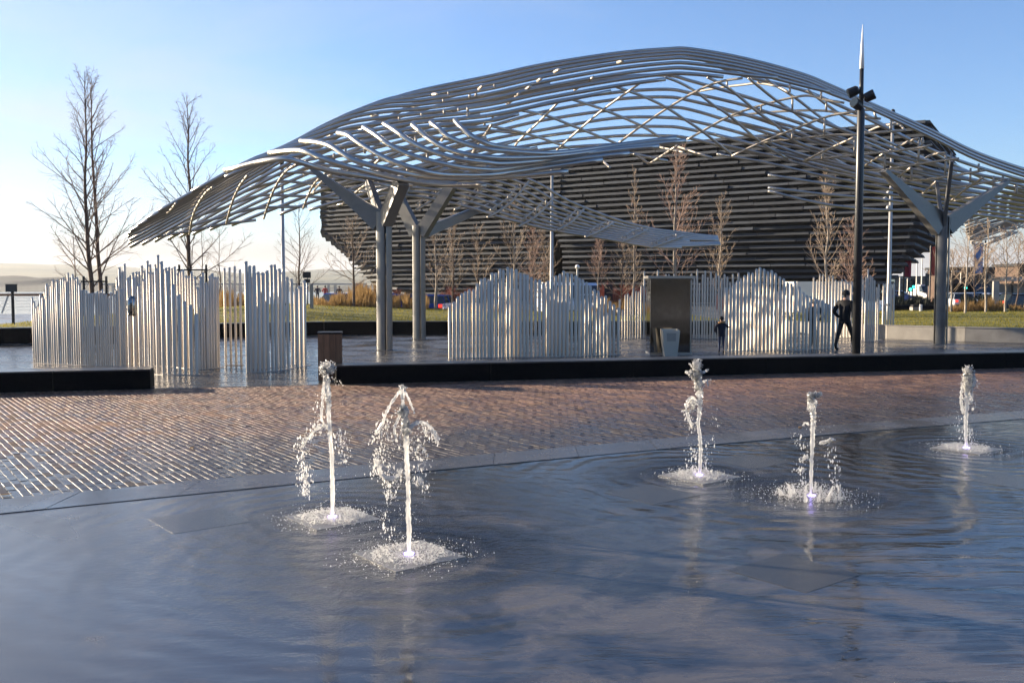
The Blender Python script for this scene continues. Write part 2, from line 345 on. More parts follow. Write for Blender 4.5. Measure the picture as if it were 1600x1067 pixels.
    cm = n.new('ShaderNodeMixRGB'); l.new(dry, cm.inputs[0]); l.new(rp.outputs[0], cm.inputs[1]); cm.inputs[2].default_value = (0.095, 0.083, 0.072, 1); cl = n.new('ShaderNodeMixRGB'); l.new(mth('MULTIPLY', lft, mth('MULTIPLY_ADD', noise(1.7, 6, rough=0.7), 1.2, 0.25), clamp=True), cl.inputs[0]); l.new(cm.outputs[0], cl.inputs[1]); cl.inputs[2].default_value = (0.095, 0.092, 0.088, 1); l.new(cl.outputs[0], b.inputs['Base Color'])
    b.inputs['IOR'].default_value = 1.5; b.inputs['Specular IOR Level'].default_value = 0.75
    return m
M['basin'] = basin_material()
xs = [-14 + i * 0.5 for i in range(69)]
bb = MB(); n0 = len(xs)
for x in xs: bb.v += [Vector((x, fk(x) - KW - 0.004, -0.003)), Vector((x, -3.0, -0.004))]
for i in range(n0 - 1): bb.f.append((2 * i, 2 * i + 1, 2 * i + 3, 2 * i + 2)); bb.m.append(0)
basin = bb.build('fountain_basin', M['basin']); basin['kind'] = 'structure'
# stone cover plates set flush in the basin floor over the nozzles
pdir = Vector((0.78, 0.62, 0)).normalized(); pper = Vector((-pdir.y, pdir.x, 0))
def plate(c, sx, sy, parent, name='cover_plate', m=None, top=0.004):
    b = MB(); b.prism([c + pdir * (sx * a) + pper * (sy * e) for a, e in ((-.5, -.5), (.5, -.5), (.5, .5), (-.5, .5))], -0.03, top - 0.001)
    return b.build(name, m or M['plate'], parent)
M['plate_wet'] = mat('wet_cover_plate', (0.03, 0.03, 0.03), 0.14, col2=(0.06, 0.06, 0.058), vscale=45, bump=0.12, bscale=90)
for (px, py) in [(1018, 771), (310, 812), (1172, 720), (1240, 893), (1590, 752)]:
    plate(G(px, py), 0.62, 0.62, basin, m=M['plate_wet'], top=-0.0008)
kerb = MB()
for i in range(n0 - 1):
    for y0 in (0.0,): kerb.quad((xs[i], fk(xs[i]) - KW, -0.02), (xs[i + 1], fk(xs[i + 1]) - KW, -0.02), (xs[i + 1], fk(xs[i + 1]), -0.02), (xs[i], fk(xs[i]), -0.02))
kerb = kerb.build('kerb_strip', M['joint']); kerb['kind'] = 'structure'
x = -13.5
while x < 18:
    x2 = x + 0.95; g = 0.003; b = MB()
    b.prism([(x + g, fk(x) - KW), (x2 - g, fk(x2) - KW), (x2 - g, fk(x2) - 0.006), (x + g, fk(x) - 0.006)], -0.03, 0.004 + random.uniform(-.001, .001))
    b.build('kerb_stone', M['kerb'], kerb); x = x2
# bricks
jb = MB()
for i in range(n0 - 1):
    a, c = xs[i], xs[i + 1]
    if gk(a) > fk(a): jb.quad((a, fk(a) - .02, -0.0055), (c, fk(c) - .02, -0.0055), (c, gk(c) + .05, -0.0055), (a, gk(a) + .05, -0.0055))
paving = jb.build('brick_paving', M['joint']); paving['kind'] = 'structure'
BA = R(35); bd = Vector((math.sin(BA), -math.cos(BA), 0)); bp_ = Vector((math.cos(BA), math.sin(BA), 0))
BL, BWD = 0.207, 0.074; rows = []
def wet_edge(m, dark, rough):
    """bricks next to the kerb are soaked by drifting spray: darker, greyer and glossier, fading out with a ragged edge"""
    n, l = m.node_tree.nodes, m.node_tree.links; b = n['Principled BSDF']
    def mth(op, a, c=None, clamp=False):
        k = n.new('ShaderNodeMath'); k.operation = op; k.use_clamp = clamp
        for i, v in enumerate((a, c)):
            if v is None: continue
            if isinstance(v, (int, float)): k.inputs[i].default_value = v
            else: l.new(v, k.inputs[i])
        return k.outputs[0]
    g = n.new('ShaderNodeNewGeometry'); sp = n.new('ShaderNodeSeparateXYZ'); l.new(g.outputs['Position'], sp.inputs[0])
    nz = n.new('ShaderNodeTexNoise'); nz.inputs['Scale'].default_value = .7; nz.inputs['Detail'].default_value = 5; l.new(g.outputs['Position'], nz.inputs['Vector'])
    dist = mth('SUBTRACT', mth('SUBTRACT', sp.outputs[1], mth('MULTIPLY', sp.outputs[0], .5)), 10.9)
    w = mth('SUBTRACT', 1.25, mth('MULTIPLY', mth('ADD', dist, mth('MULTIPLY', mth('SUBTRACT', nz.outputs['Fac'], .5), 4.5)), .26), True)
    mx_ = n.new('ShaderNodeMixRGB'); l.new(w, mx_.inputs[0]); l.new(b.inputs['Base Color'].links[0].from_socket, mx_.inputs[1]); mx_.inputs[2].default_value = (*dark, 1); l.new(mx_.outputs[0], b.inputs['Base Color'])
    oi = n.new('ShaderNodeObjectInfo'); rnd_ = mth('FRACT', mth('ADD', mth('MULTIPLY', g.outputs['Random Per Island'], 7.31), oi.outputs['Random'])); nz3 = n.new('ShaderNodeTexNoise'); nz3.inputs['Scale'].default_value = .45; nz3.inputs['Detail'].default_value = 4; l.new(g.outputs['Position'], nz3.inputs['Vector'])
    rv = mth('MULTIPLY', mth('POWER', rnd_, 2.0), mth('MULTIPLY', nz3.outputs['Fac'], .85))
    mr_ = n.new('ShaderNodeMixRGB'); l.new(w, mr_.inputs[0]); l.new(b.inputs['Roughness'].links[0].from_socket, mr_.inputs[1]); mr_.inputs[2].default_value = (rough, rough, rough, 1); l.new(mth('ADD', mr_.outputs[0], rv), b.inputs['Roughness'])
wet_edge(M['brick'], (.045, .036, .034), .17)
for i in range(-330, 420):
    off = (i % 2) * 0.108 + random.uniform(-.01, .01)
    for j in range(-130, 60):
        c = bp_ * (i * 0.0815) + bd * (j * 0.2155 + off) + Vector((0, 14, 0))
        if abs(c.x) > c.y * 0.56 + 0.5 or c.y < fk(c.x) - 0.06 or c.y > gk(c.x) + 0.03: continue
        rows.append(c)
rows.sort(key=lambda c: c.length + (0 if abs(c.x) < c.y * 0.52 else 50))
CH, CD = 0.0026, 0.0034
def brick_shape(b, P):
    """P maps local (x, y, z) to place; a brick with worn, chamfered upper arrises"""
    b0 = len(b.v)
    for z, ins in ((-0.022, 0), (-CD, 0), (0.0, CH)):
        for qx, qy in ((-1, -1), (1, -1), (1, 1), (-1, 1)): b.v.append(P(qx * (BL / 2 - ins), qy * (BWD / 2 - ins), z))
    b.f.append((b0 + 8, b0 + 9, b0 + 10, b0 + 11)); b.m.append(0)
    for r in (0, 4):
        for q in range(4): q2 = (q + 1) % 4; b.f.append((b0 + r + q, b0 + r + q2, b0 + r + 4 + q2, b0 + r + 4 + q)); b.m.append(0)
ub = MB(); brick_shape(ub, lambda x, y, z: Vector((x, y, z))); ubm = ub.build('brick', M['brick'], mesh_only=True)
for k, c in enumerate(rows[:300]):
    o = bpy.data.objects.new('brick', ubm); COL.objects.link(o); o.parent = paving; o.location = (c.x, c.y, random.uniform(-.0014, .0014))
    o.rotation_euler = (random.gauss(0, .006), random.gauss(0, .006), math.atan2(bd.y, bd.x) + random.gauss(0, .018))
rest = MB(); a0 = math.atan2(bd.y, bd.x)
for c in rows[300:]:
    rz = a0 + random.gauss(0, .018); ca, sa = math.cos(rz), math.sin(rz); tx, ty, dzr = random.gauss(0, .009), random.gauss(0, .011), random.uniform(-.002, .002)
    brick_shape(rest, lambda x, y, z: Vector((c.x + x * ca - y * sa, c.y + x * sa + y * ca, z + dzr + x * tx + y * ty)))
rest.build('bricks', M['brick'], paving, kind='stuff')
# slab plaza under the canopy
pl = MB(); pl.quad((-26, gk(-26), -0.008), (34, gk(34), -0.008), (34, 42, -0.008), (-26, 42, -0.008))
plaza = pl.build('plaza', M['joint']); plaza['kind'] = 'structure'
ga = math.atan(0.25); gd = Vector((math.cos(ga), math.sin(ga), 0)); gp = Vector((-gd.y, gd.x, 0)); g0 = Vector((-3.4, 18.6, 0)); slabs = []
for j in range(0, 60):
    off = random.uniform(0, 0.9)
    for i in range(-32, 44):
        c = g0 + gd * (i * 0.9 + off) + gp * (j * 0.45 + 0.22)
        if abs(c.x) > c.y * 0.56 + 1 or c.y > 40 : continue
        slabs.append(c)
slabs.sort(key=lambda c: c.length + (0 if abs(c.x) < c.y * 0.52 else 50))
ub = MB(); ub.box((0, 0, -0.02), (0.892, 0.442, 0.04)); usm = ub.build('slab', M['slab'], mesh_only=True)
for c in slabs[:300]:
    o = bpy.data.objects.new('slab', usm); COL.objects.link(o); o.parent = plaza; o.location = (c.x, c.y, 0.003 + random.uniform(-.001, .001)); o.rotation_euler = (random.gauss(0, .0015), random.gauss(0, .0015), ga)
rest = MB()
for c in slabs[300:]: rest.box((c.x, c.y, -0.017 + random.uniform(-.001, .001)), (0.892, 0.442, 0.04), ga, tilt=Matrix.Rotation(random.gauss(0, .0015), 3, 'X'))
rest.build('slabs', M['slab'], plaza, kind='stuff')

# ------------------------------------------------------------------ granite benches and planter walls
def bench(x0, x1, label, n, hgt=0.345, dep=0.62):
    t = thing('granite_bench', (lerp(x0, x1, .5), gk(lerp(x0, x1, .5)), 0), label, 'bench', 'long black granite benches')
    for k in range(n):
        a, c = lerp(x0, x1, k / n) + 0.004, lerp(x0, x1, (k + 1) / n) - 0.004
        q = lambda x, d: (x - d * 0.24, gk(x) + d * 0.97)
        b = MB(); b.prism([q(a, 0.0), q(c, 0.0), q(c, dep), q(a, dep)], 0, hgt); b.build('block', M['granite'], t)
        b = MB(); b.prism([q(a, -.012), q(c, -.012), q(c, dep + .01), q(a, dep + .01)], hgt + 0.002, hgt + 0.028); b.build('seat_slab', M['granite_top'], t)
bench(-13.2, -6.72, 'black granite bench at the left with its end next to the gap in the paving', 4)
bench(-3.42, 17.5, 'long black granite bench running to the right behind the brick paving', 7)
def wall(name, pts, h, th, m, mt, label, cat, step=1.9, group=None, z0=-0.05):
    P = crom([Vector((p[0], p[1], 0)) for p in pts], 8); acc = [P[0]]; d = 0
    for a, b in zip(P, P[1:]):
        d += (b - a).length
        if d >= step: acc.append(b); d = 0
    t = thing(name, acc[len(acc) // 2], label, cat, group)
    for k in range(len(acc) - 1):
        a, b = acc[k], acc[k + 1]; dv = (b - a).normalized(); nv = Vector((-dv.y, dv.x, 0)); a2, b2 = a + dv * 0.004, b - dv * 0.004
        w = MB(); w.prism([a2, b2, b2 + nv * th, a2 + nv * th], z0, h); w.build('block', m, t)
        w = MB(); w.prism([a2 - nv * .015, b2 - nv * .015, b2 + nv * (th + .01), a2 + nv * (th + .01)], h + .002, h + 0.03); w.build('coping', mt, t)
    return t
wall('planter_wall', [(-30, 28.5), (-17, 31.9), (-12, 35.3), (-8, 37.6), (-2.5, 38.1), (5, 38.2), (10, 39)], 0.50, 0.4, M['granite'], M['granite_top'], 'low black granite wall along the front of the lawn behind the plaza', 'wall', 2.6)
wall('planter_wall', [(11.2, 39.5), (12.6, 36.6), (14.2, 34.6), (16.8, 32.6), (20, 31.2), (26, 29.5)], 0.47, 0.4, M['concrete'], M['concrete'], 'pale curved concrete wall holding the lawn right of the thick forked column', 'wall', 2.4)

# ------------------------------------------------------------------ lawns
def lawn(name, x0, x1, yfront, Y1, hf, blades, seed, nx=48, ny=22):
    b = MB()
    P = lambda s, t: (lerp(x0, x1, s), lerp(yfront(lerp(x0, x1, s)), Y1, t))
    for j in range(ny + 1):
        for i in range(nx + 1):
            x, y = P(i / nx, j / ny); b.v.append(Vector((x, y, hf(x, y, j / ny) + mnoise.noise(Vector((x * .8, y * .8, seed))) * 0.03)))
    for j in range(ny):
        for i in range(nx): a = j * (nx + 1) + i; b.f.append((a, a + 1, a + nx + 2, a + nx + 1)); b.m.append(0)
    o = b.build(name, M['turf'], smooth=True); o['kind'] = 'structure'
    g = MB()
    for k in range(blades):
        s, t = random.random(), random.random() ** 1.3; x, y = P(s, t); z = hf(x, y, t)
        h = random.uniform(.025, .06); a = random.uniform(0, math.pi); w = random.uniform(.008, .02); dx, dy = math.cos(a) * w, math.sin(a) * w
        b0 = len(g.v); g.v += [Vector((x - dx, y - dy, z)), Vector((x + dx, y + dy, z)), Vector((x + random.gauss(0, .03), y + random.gauss(0, .03), z + h))]; g.f.append((b0, b0 + 1, b0 + 2)); g.m.append(0)
    go = g.build('grass', M['grass'], kind='stuff'); tag(go, 'short grass blades growing on the ' + ('sunny lawn behind the left plaza' if x0 < 0 else 'lawn above the pale curved wall'), 'grass'); return o
def yf_left(x): return itp(x, [(-30, 29.2), (-17, 32.4), (-12, 35.8), (-8, 38.1), (-2.5, 38.6), (5, 38.7), (10, 39.5)])
lawn('lawn', -19, 9, yf_left, 58, lambda x, y, t: 0.46 + itp(x, [(-19, .15), (-12, .55), (-6, .32), (-1, .12), (9, .05)]) * math.sin(min(1, t * 1.5) * math.pi / 2) - max(0, t - .7) * 1.2, 42000, 1.0)
def yf_right(x): return itp(x, [(12.0, 39.5), (13.2, 36.8), (14.7, 35), (17.2, 33.1), (20.3, 31.7), (26, 30.1)])
lawn('lawn', 12.1, 34, yf_right, 50, lambda x, y, t: 0.44 + itp(x, [(12, .02), (18, .18), (34, .4)]) * math.sin(min(1, t * 1.4) * math.pi / 2), 30000, 2.0)

# ------------------------------------------------------------------ the dark plank-clad museum
mus = thing('museum', U(1000, 448, 100), 'large dark museum clad in rows of jutting stone planks like a ship hull', 'building')
ZT = 15.7
FLp = [(1.0, 640), (2.6, 612), (5, 566), (7, 536), (8.7, 514), (18, 514)]
BLp = [(1.0, 592), (2.0, 586), (2.6, 580), (3.4, 570), (4.6, 562), (5.6, 555), (6.4, 547), (7.4, 534), (8.7, 515), (18, 516)]
V1R = [(1, 862), (6.5, 862), (9, 878), (18, 884)]
V2L = [(1, 892), (5, 890), (7.5, 878), (9, 866), (18, 866)]
FRp = [(1, 1372), (2.3, 1383), (4.5, 1406), (7, 1418), (10.5, 1431), (18, 1434)]
BRp = [(1, 1368), (3.3, 1393), (4.0, 1412), (4.8, 1425), (6.1, 1455), (8.3, 1486), (10.6, 1493), (13, 1480), (18, 1468)]
def XY(px, Y, z): return Vector(((px - CX) / F * Y, Y, z))
def yfac(px): return itp(px, [(500, 120.6), (883, 101), (1434, 82)])
def ring(z):
    back = max(0, 8 - z) * 0.45
    p = lambda px: XY(px, yfac(px) + back, z)
    fl, bl = itp(z, FLp), itp(z, BLp)
    r1, l2, fr, br = itp(z, V1R), itp(z, V2L), itp(z, FRp), itp(z, BRp)
    return [XY(bl, 136, z), p(fl), p(r1), p(l2), p(fr), XY(br, 101, z)]
NB = 30; zs = [0.3 + i * (ZT - 0.3) / NB for i in range(NB + 1)]
core = MB()
for k in range(NB):
    a, b = ring(zs[k]), ring(zs[k + 1])
    for i in (0, 1, 3, 4): core.quad(a[i], a[i + 1], b[i + 1], b[i])
    da, db = Vector((0, 14, 0)), Vector((0, 14, 0))               # recess between the two hulls
    core.quad(a[2], a[2] + da, b[2] + db, b[2]); core.quad(a[3] + da, a[3], b[3], b[3] + db); core.quad(a[2] + da, a[3] + da, b[3] + db, b[2] + db)
top = ring(ZT); core.quad(top[0], top[1], top[2], top[3], top[4], top[5])
core.quad(XY(592, 136, 0), XY(592, 136, ZT), XY(1368, 110, ZT), XY(1368, 110, 0))
core.build('wall', M['darkwall'], mus)
rf = MB()
for p0, p1, h in [(945, 1012, .75), (1190, 1290, .5)]: rf.hexa([XY(p0, 104, ZT), XY(p1, 101, ZT), XY(p1, 106, ZT), XY(p0, 109, ZT), XY(p0 + 12, 104, ZT + h), XY(p1 - 10, 101, ZT + h), XY(p1 - 10, 106, ZT + h), XY(p0 + 12, 109, ZT + h)])
rf.hexa([XY(1392, 86, ZT), XY(1440, 86, ZT), XY(1446, 96, ZT), XY(1392, 96, ZT), XY(1402, 86, ZT + .3), XY(1432, 86, ZT + .35), XY(1440, 96, ZT + .3), XY(1402, 96, ZT + .3)])
rf.build('roof_plant', M['darkwall'], mus)
planks = []
NR = 27
for r in range(NR):
    z = 1.0 + r * (ZT - 1.15) / (NR - 1); rg = ring(z); rg2 = ring(z + 0.3)
    for i in (0, 1, 3, 4):
        A, B = rg[i], rg[i + 1]; L = (B - A).length
        if L < 0.5: continue
        d = (B - A).normalized(); nv = Vector((d.y, -d.x, 0)).normalized()
        if i in (1, 3): ext0, ext1 = 0.5, (0.5 if i == 3 else 0.2)
        else: ext0 = ext1 = 0.75
        s = -ext0 + random.uniform(0, .3); end = L + ext1; first = True
        while s < end - 0.4:
            ln = min(random.uniform(3.2, 8.0), end - s)
            if end - s - ln < 0.8: ln = end - s
            a, b = A + d * s, A + d * (s + ln - 0.07); out = random.uniform(0.80, 1.0); h = 0.25; lean = random.uniform(.08, .14); bk = -0.06; dzp = Vector((0, 0, random.uniform(-.02, .02))); a += dzp; b += dzp
            up = Vector((0, 0, h)); o_lo, o_hi = nv * out, nv * (out - lean)
            planks.append([a + nv * bk, a + o_lo, b + o_lo, b + nv * bk, a + nv * bk + up, a + o_hi + up, b + o_hi + up, b + nv * bk + up])
            s += ln
planks.sort(key=lambda q: -((q[3] - q[0]).length / q[0].y))
for q in planks[:300]:
    b = MB(); b.hexa(q); b.build('plank', M['plank'], mus)
b = MB()
for q in planks[300:]: b.hexa(q)
b.build('planks', M['plank'], mus, kind='stuff')
for (px, py, w) in [(1243, 306, 12), (1322, 302, 17), (1375, 309, 15), (1293, 282, 14), (700, 352, 10), (575, 330, 8)]:
    Y = yfac(px) - 0.06; b = MB(); b.box(U(px, py, Y), (w / F * Y, 0.12, 0.5), math.atan2(82 - 101, 34.6 - 5.6)); b.build('window', M['glass'], mus)
# ------------------------------------------------------------------ pipe canopy
canopy = thing('pipe_canopy', G(655, 535), 'sweeping wave-shaped canopy of bent steel pipes on three forked columns', 'canopy')
ORGC = ORG[canopy.name]
# image rows of the vault's 21 long pipes at given columns (near edge first, far edge last); each pipe lies in its own depth
VC = [300, 400, 500, 550, 600, 660, 760, 850, 960, 1040, 1080, 1160, 1250, 1300, 1360, 1450, 1530, 1640]
VR = {
 300: [299.5, 299, 301, 304, 307, 310, 314, 318, 322, 327, 332, 338, 344, 353, 360, 366, 372, 378, 385, 392, 399],
 400: [258, 249.5, 247, 247.5, 249, 252, 256, 260, 264.5, 269.5, 275, 282, 290, 299, 308, 317, 326, 337, 348, 358, 368],
 500: [236, 228, 220, 213, 207, 202, 199.5, 201, 204.5, 209, 215.5, 230, 241, 253, 264, 276, 288, 299, 311, 322, 333],
 550: [226, 217, 208, 199, 191, 183.5, 178, 176, 176.5, 179, 183, 203, 223, 240, 251, 262, 274, 285.5, 297.5, 309, 320],
 600: [218, 209.5, 201, 193, 184, 175, 167.5, 161.5, 158.5, 157, 159, 187, 208, 228, 239, 249.5, 260, 272, 284, 296, 307],
 660: [207, 199, 191, 184, 177, 170, 163, 156.5, 150, 145, 141, 158, 188, 213, 223, 234, 245, 257, 269, 281, 291],
 760: [199, 190, 181.5, 173, 164.5, 156, 148, 140, 133, 126.5, 120.5, 132, 160, 190, 199, 209, 219.5, 230, 241, 252, 262],
 850: [184, 173, 163.5, 154.5, 145.5, 136.5, 128, 120, 112.5, 106, 101, 111, 140, 162, 175, 188, 203, 213, 224, 234, 245],
 960: [160, 151, 142.5, 135, 126, 117, 108.5, 100.5, 94, 88.5, 84, 92, 122, 145, 156, 172, 185, 200, 213, 226, 238],
 1040: [152, 142, 133, 124, 116, 107.5, 99.5, 92, 86, 81, 77, 84, 118, 140, 152, 168, 184, 198, 212.5, 226, 251],
 1080: [150, 141, 132, 124, 116, 107.5, 99.5, 92, 86, 81, 77, 87, 127, 146, 158, 172, 189, 203, 217, 238, 262],
 1160: [150, 144, 138, 132, 126, 117, 110.5, 105, 100, 95.5, 91, 118, 150, 164, 178, 196, 209, 221, 236, 258, 280],
 1250: [152, 150, 146, 142, 138, 134, 133, 128, 123, 119, 115, 140, 178, 193, 209, 225, 241, 250, 262, 280, 300],
 1300: [165, 162, 158, 155, 152, 150, 145, 147, 143, 139, 135, 160, 197, 211, 226, 240, 253, 263, 274, 290, 310],
 1360: [190, 187, 184, 181, 178, 175, 172, 170, 170, 166, 162, 188, 219, 233, 247, 259, 270, 278, 288, 300, 320],
 1450: [225, 222, 220, 218, 216, 214, 212, 211, 211.5, 206.5, 201.5, 232, 252, 264, 275, 284, 292, 299, 306, 315, 330],
 1530: [268, 265, 262, 260, 258, 256, 254, 252, 250.5, 245.5, 240.5, 262, 273, 283, 292, 300, 308, 314, 320, 328, 340],
 1640: [300, 298, 296, 294, 292, 290, 288, 286, 288, 283, 278, 293, 301, 309, 316, 323, 330, 337, 343, 350, 360],
}
START = [(352, 277), (300, 299.5), (248, 330), (230, 342), (216, 352), (204, 361), (200, 366), (200, 370.5), (202, 375.5), (201, 381), (203, 386),
         (222, 382), (242, 377), (262, 374), (281, 370), (301, 366), (328, 359), (362, 352), (437, 335), (483, 328), (527, 321)]
END = {0: (760, 199), 1: (811, 178), 2: (955, 143), 3: (1040, 124), 4: (1130, 120.5), 5: (1215, 122), 6: (1296, 144), 7: (1362, 170), 18: (1231, 249), 19: (1112, 247), 20: (1043, 252)}
def depth(n): return 29.0 + 0.45 * n
def vrow(n, px):
    """image row of pipe n (may be fractional) at column px"""
    i = int(min(max(n, 0), 19.999)); f = n - i
    return itp(px, [(c, lerp(VR[c][i], VR[c][i + 1], f)) for c in VC])
PR = 0.060
def pipe(pts, r=PR, name='pipe', m=None, seg=8, n=5, parent=None):
    b = MB(); b.tube(crom(pts, n), r, seg); return b.build(name, m or M['steel'], parent or canopy, smooth=True)
def smooth_cap(o): return o
for k in range(21):
    s = START[k]; e = END.get(k, (1640, None)); pts = [U(s[0], s[1], depth(k))]
    for c in VC:
        if c > s[0] + 45 and c < e[0] - 25: pts.append(U(c, VR[c][k], depth(k)))
    pts.append(U(e[0], e[1] if e[1] else VR[1640][k], depth(k)))
    pipe(pts)
# upper lip: nine pipes that start over the vault's near edge and sag towards the viewer
LIP = [
 [(352, 266), (366, 263), (400, 254), (423, 250), (445, 248.5), (463, 252), (493, 261), (520, 268), (560, 274.5), (600, 281.5), (645, 289)],
 [(421, 239), (441, 236.5), (463, 235), (480, 238), (510, 250), (545, 261), (580, 269.5), (620, 279), (660, 285.5), (700, 289), (760, 290)],
 [(470, 220.5), (487, 221.5), (502, 224), (518, 229), (537, 241), (557, 252), (600, 264), (639, 272), (678, 277), (717, 279), (760, 278), (815, 275), (888, 268)],
 [(528, 208), (543, 211), (557, 221), (586, 239), (612, 252), (652, 265), (678, 271), (704, 273.5), (760, 273.5), (800, 269), (860, 261), (942, 250)],
 [(568, 199), (578, 205), (590, 213), (606, 225), (632, 239), (665, 250), (691, 256), (724, 262), (760, 265), (785, 264.5), (830, 258), (900, 249), (984, 240)],
 [(600, 193.5), (611, 200), (623, 208), (645, 223.5), (671, 235.5), (704, 246), (730, 251), (760, 254), (785, 256), (830, 253), (875, 246.5), (960, 235), (1030, 229)],
 [(644.6, 195), (656, 205), (671.5, 218), (698, 233), (731, 242), (760, 245.5), (785, 247), (830, 246.5), (890, 242), (970, 231), (1072, 220)],
 [(673.5, 191.5), (685, 201), (702, 214.5), (731, 226), (760, 233), (785, 236), (845, 240), (890, 237.5), (960, 228), (1057, 216)],
 [(711, 188), (721, 200), (737, 213), (760, 224.5), (777.5, 229), (800, 232), (827, 233.3)],
]
for k, L in enumerate(LIP):
    n = len(L); pts = []
    for i, (x, y) in enumerate(L):
        t = i / (n - 1); pts.append(U(x, y, 28.7 - 2.0 * math.sin(math.pi * min(1, t * 1.15)) * (1 - 0.06 * k) + 0.10 * k))
    pipe(pts, 0.080)
# lower swoop behind the middle column
E0 = [(640, 268), (740, 262), (800, 272), (843, 288), (890, 315), (960, 342), (1015, 357), (1055, 362.5), (1090, 367), (1121, 370)]
E8 = [(560, 300), (640, 306), (690, 314), (740, 326), (777, 338), (860, 359), (940, 372), (1015, 385), (1065, 387), (1126, 384)]
for j in range(9):
    t = j / 8; pts = []
    cut = (0, 0, 0, 0, 1, 0, 0, 0, 1)[j]
    for i in range(10 - cut):
        x, y = lerp(E0[i][0], E8[i][0], t), lerp(E0[i][1], E8[i][1], t)
        pts.append(U(x, y, 36.0 + 0.35 * (8 - j) + 0.12 * i))
    pipe(pts, 0.055)
def rods(segs, Ya, Yb, r=0.042, m=None, n=4):
    for L in segs:
        k = len(L) - 1; acc = [0]
        for a, b in zip(L, L[1:]): acc.append(acc[-1] + math.hypot(b[0] - a[0], b[1] - a[1]))
        pipe([U(p[0], p[1], lerp(Ya, Yb, acc[i] / acc[-1])) for i, p in enumerate(L)], r, 'rod', m or M['steel_thin'], 6, n)
def strut(px, y0, y1, Y, r=0.042):
    b = MB(); p, q = U(px, y0, Y), U(px, y1, Y); p.x = q.x; b.tube([p, q], r, 6); b.build('strut', M['steel_thin'], canopy, smooth=True)
# cross rods of the left wing (far lower end first)
rods([[(241, 372), (245, 355), (254, 338), (265, 330), (276, 317)], [(296, 366), (300, 343), (308, 322), (322, 301), (333, 292)],
      [(353, 351), (363, 316), (375, 290), (388, 273)], [(412, 342), (424, 306), (437, 280.5), (450, 265), (464.5, 256.5)],
      [(473.5, 326), (484, 300), (494.5, 283.5), (512, 268)], [(490, 299), (506.5, 280), (520, 272)], [(535, 319), (548.5, 307), (570, 290), (590, 280)]], 34.6, 29.6, 0.038)
# lower, flatter layer of the left wing and the middle
rods([[(236, 371), (300, 361), (340, 352), (400, 344)], [(252, 359), (300, 352), (340, 341), (400, 326), (480, 323)], [(270, 349), (340, 328), (400, 307), (450, 306), (530, 310)],
      [(300, 330), (350, 312), (430, 285), (490, 289), (560, 300)], [(330, 310), (390, 287), (460, 270), (540, 279), (610, 291)], [(380, 281), (460, 258), (540, 262), (620, 280)],
      [(470, 252), (540, 243), (620, 255), (700, 274)], [(520, 235), (580, 226), (660, 236), (740, 256)], [(560, 222), (620, 212), (700, 218), (780, 238)], [(600, 208), (670, 197), (750, 203), (819, 209)]], 34.3, 34.8, 0.05, M['steel'], 5)
rods([[(440, 300), (540, 268), (640, 232), (740, 203)], [(480, 305), (570, 274), (660, 243), (760, 214)], [(530, 302), (620, 272), (700, 250), (800, 222)], [(590, 300), (660, 276), (740, 255), (840, 231)],
      [(470, 268), (560, 232), (650, 205), (750, 178)], [(520, 226), (600, 200), (700, 172), (800, 152)], [(560, 205), (660, 172), (760, 150), (860, 132)], [(640, 168), (740, 142), (840, 120), (940, 103)]], 35.2, 34.6, 0.06, M['steel'], 5)
# small cream-lit rods and posts between the two layers
for (x, y, dx, dy) in [(586, 256, 9, -8), (592, 284, 10, -11), (660, 252, 6, -7), (690, 220, 7, -8), (738, 240, 6, -7), (706, 175, 6, -6), (628, 207, 6, -6), (748, 140, 7, -6), (866, 113, 10, -5), (822, 140, 7, -5), (840, 127, 6, -4), (805, 152, 7, -6), (792, 164, 6, -5), (898, 141, 8, -6), (920, 126, 8, -5), (676, 148, 10, -1), (580, 181, 10, -1), (512, 212, 8, 0), (965, 98, 8, -2)]:
    pipe([U(x, y, 31.4), U(x + dx, y + dy, 31.0)], 0.05, 'rod', M['steel_thin'], 6, 1)
for (x, y0, y1, Y) in [(701, 144, 148, 30.5), (693, 155, 160, 30.6), (734, 148, 153, 30.4), (744, 146, 150, 30.4), (694, 172, 178, 30.3), (731, 167, 174, 30.3), (731, 178, 184, 30), (717, 169, 174, 30), (650, 212, 224, 30), (624, 183, 187, 30), (659, 177, 181, 30), (570, 226, 240, 30.5), (540, 232, 245, 31), (522, 240, 250, 31), (545, 258, 270, 30), (592, 260, 275, 30), (637, 262, 270, 29), (668, 240, 250, 29.5), (552, 258, 268, 31), (770, 178, 186, 30.5), (757, 190, 198, 31), (773, 132, 136, 31)]:
    strut(x, y0, y1, Y)
# lattice seen through the wide opening
rods([[(770, 198), (819, 208.5), (854, 219), (890, 232)], [(812, 172.5), (851, 180), (890, 195), (950, 219), (985, 233)], [(890, 154.5), (940, 170.5), (1000, 196), (1030, 214), (1055, 228)],
      [(962.5, 136), (1007.5, 152), (1042, 169), (1072, 188.5), (1094.5, 203.5), (1127.5, 229), (1144, 243)], [(1039, 121), (1060, 128.5), (1087, 143.5), (1112.5, 163), (1139.5, 181), (1189, 223), (1231, 248.5)],
      [(1105, 121), (1135, 136), (1160, 155.5), (1187, 178), (1211, 194.5), (1238, 218), (1283, 238), (1334, 265)], [(1169, 122), (1211, 156), (1241, 176), (1287, 211), (1330, 240), (1382, 264)],
      [(1196, 124), (1241, 152), (1283, 184), (1331, 212), (1390, 238), (1432, 258), (1475, 276)], [(1262, 141), (1300, 170), (1350, 203), (1400, 228), (1460, 255), (1520, 285)], [(1330, 165), (1380, 195), (1440, 228), (1500, 262), (1560, 290)]], 33.6, 36.6, 0.05, M['steel'], 4)
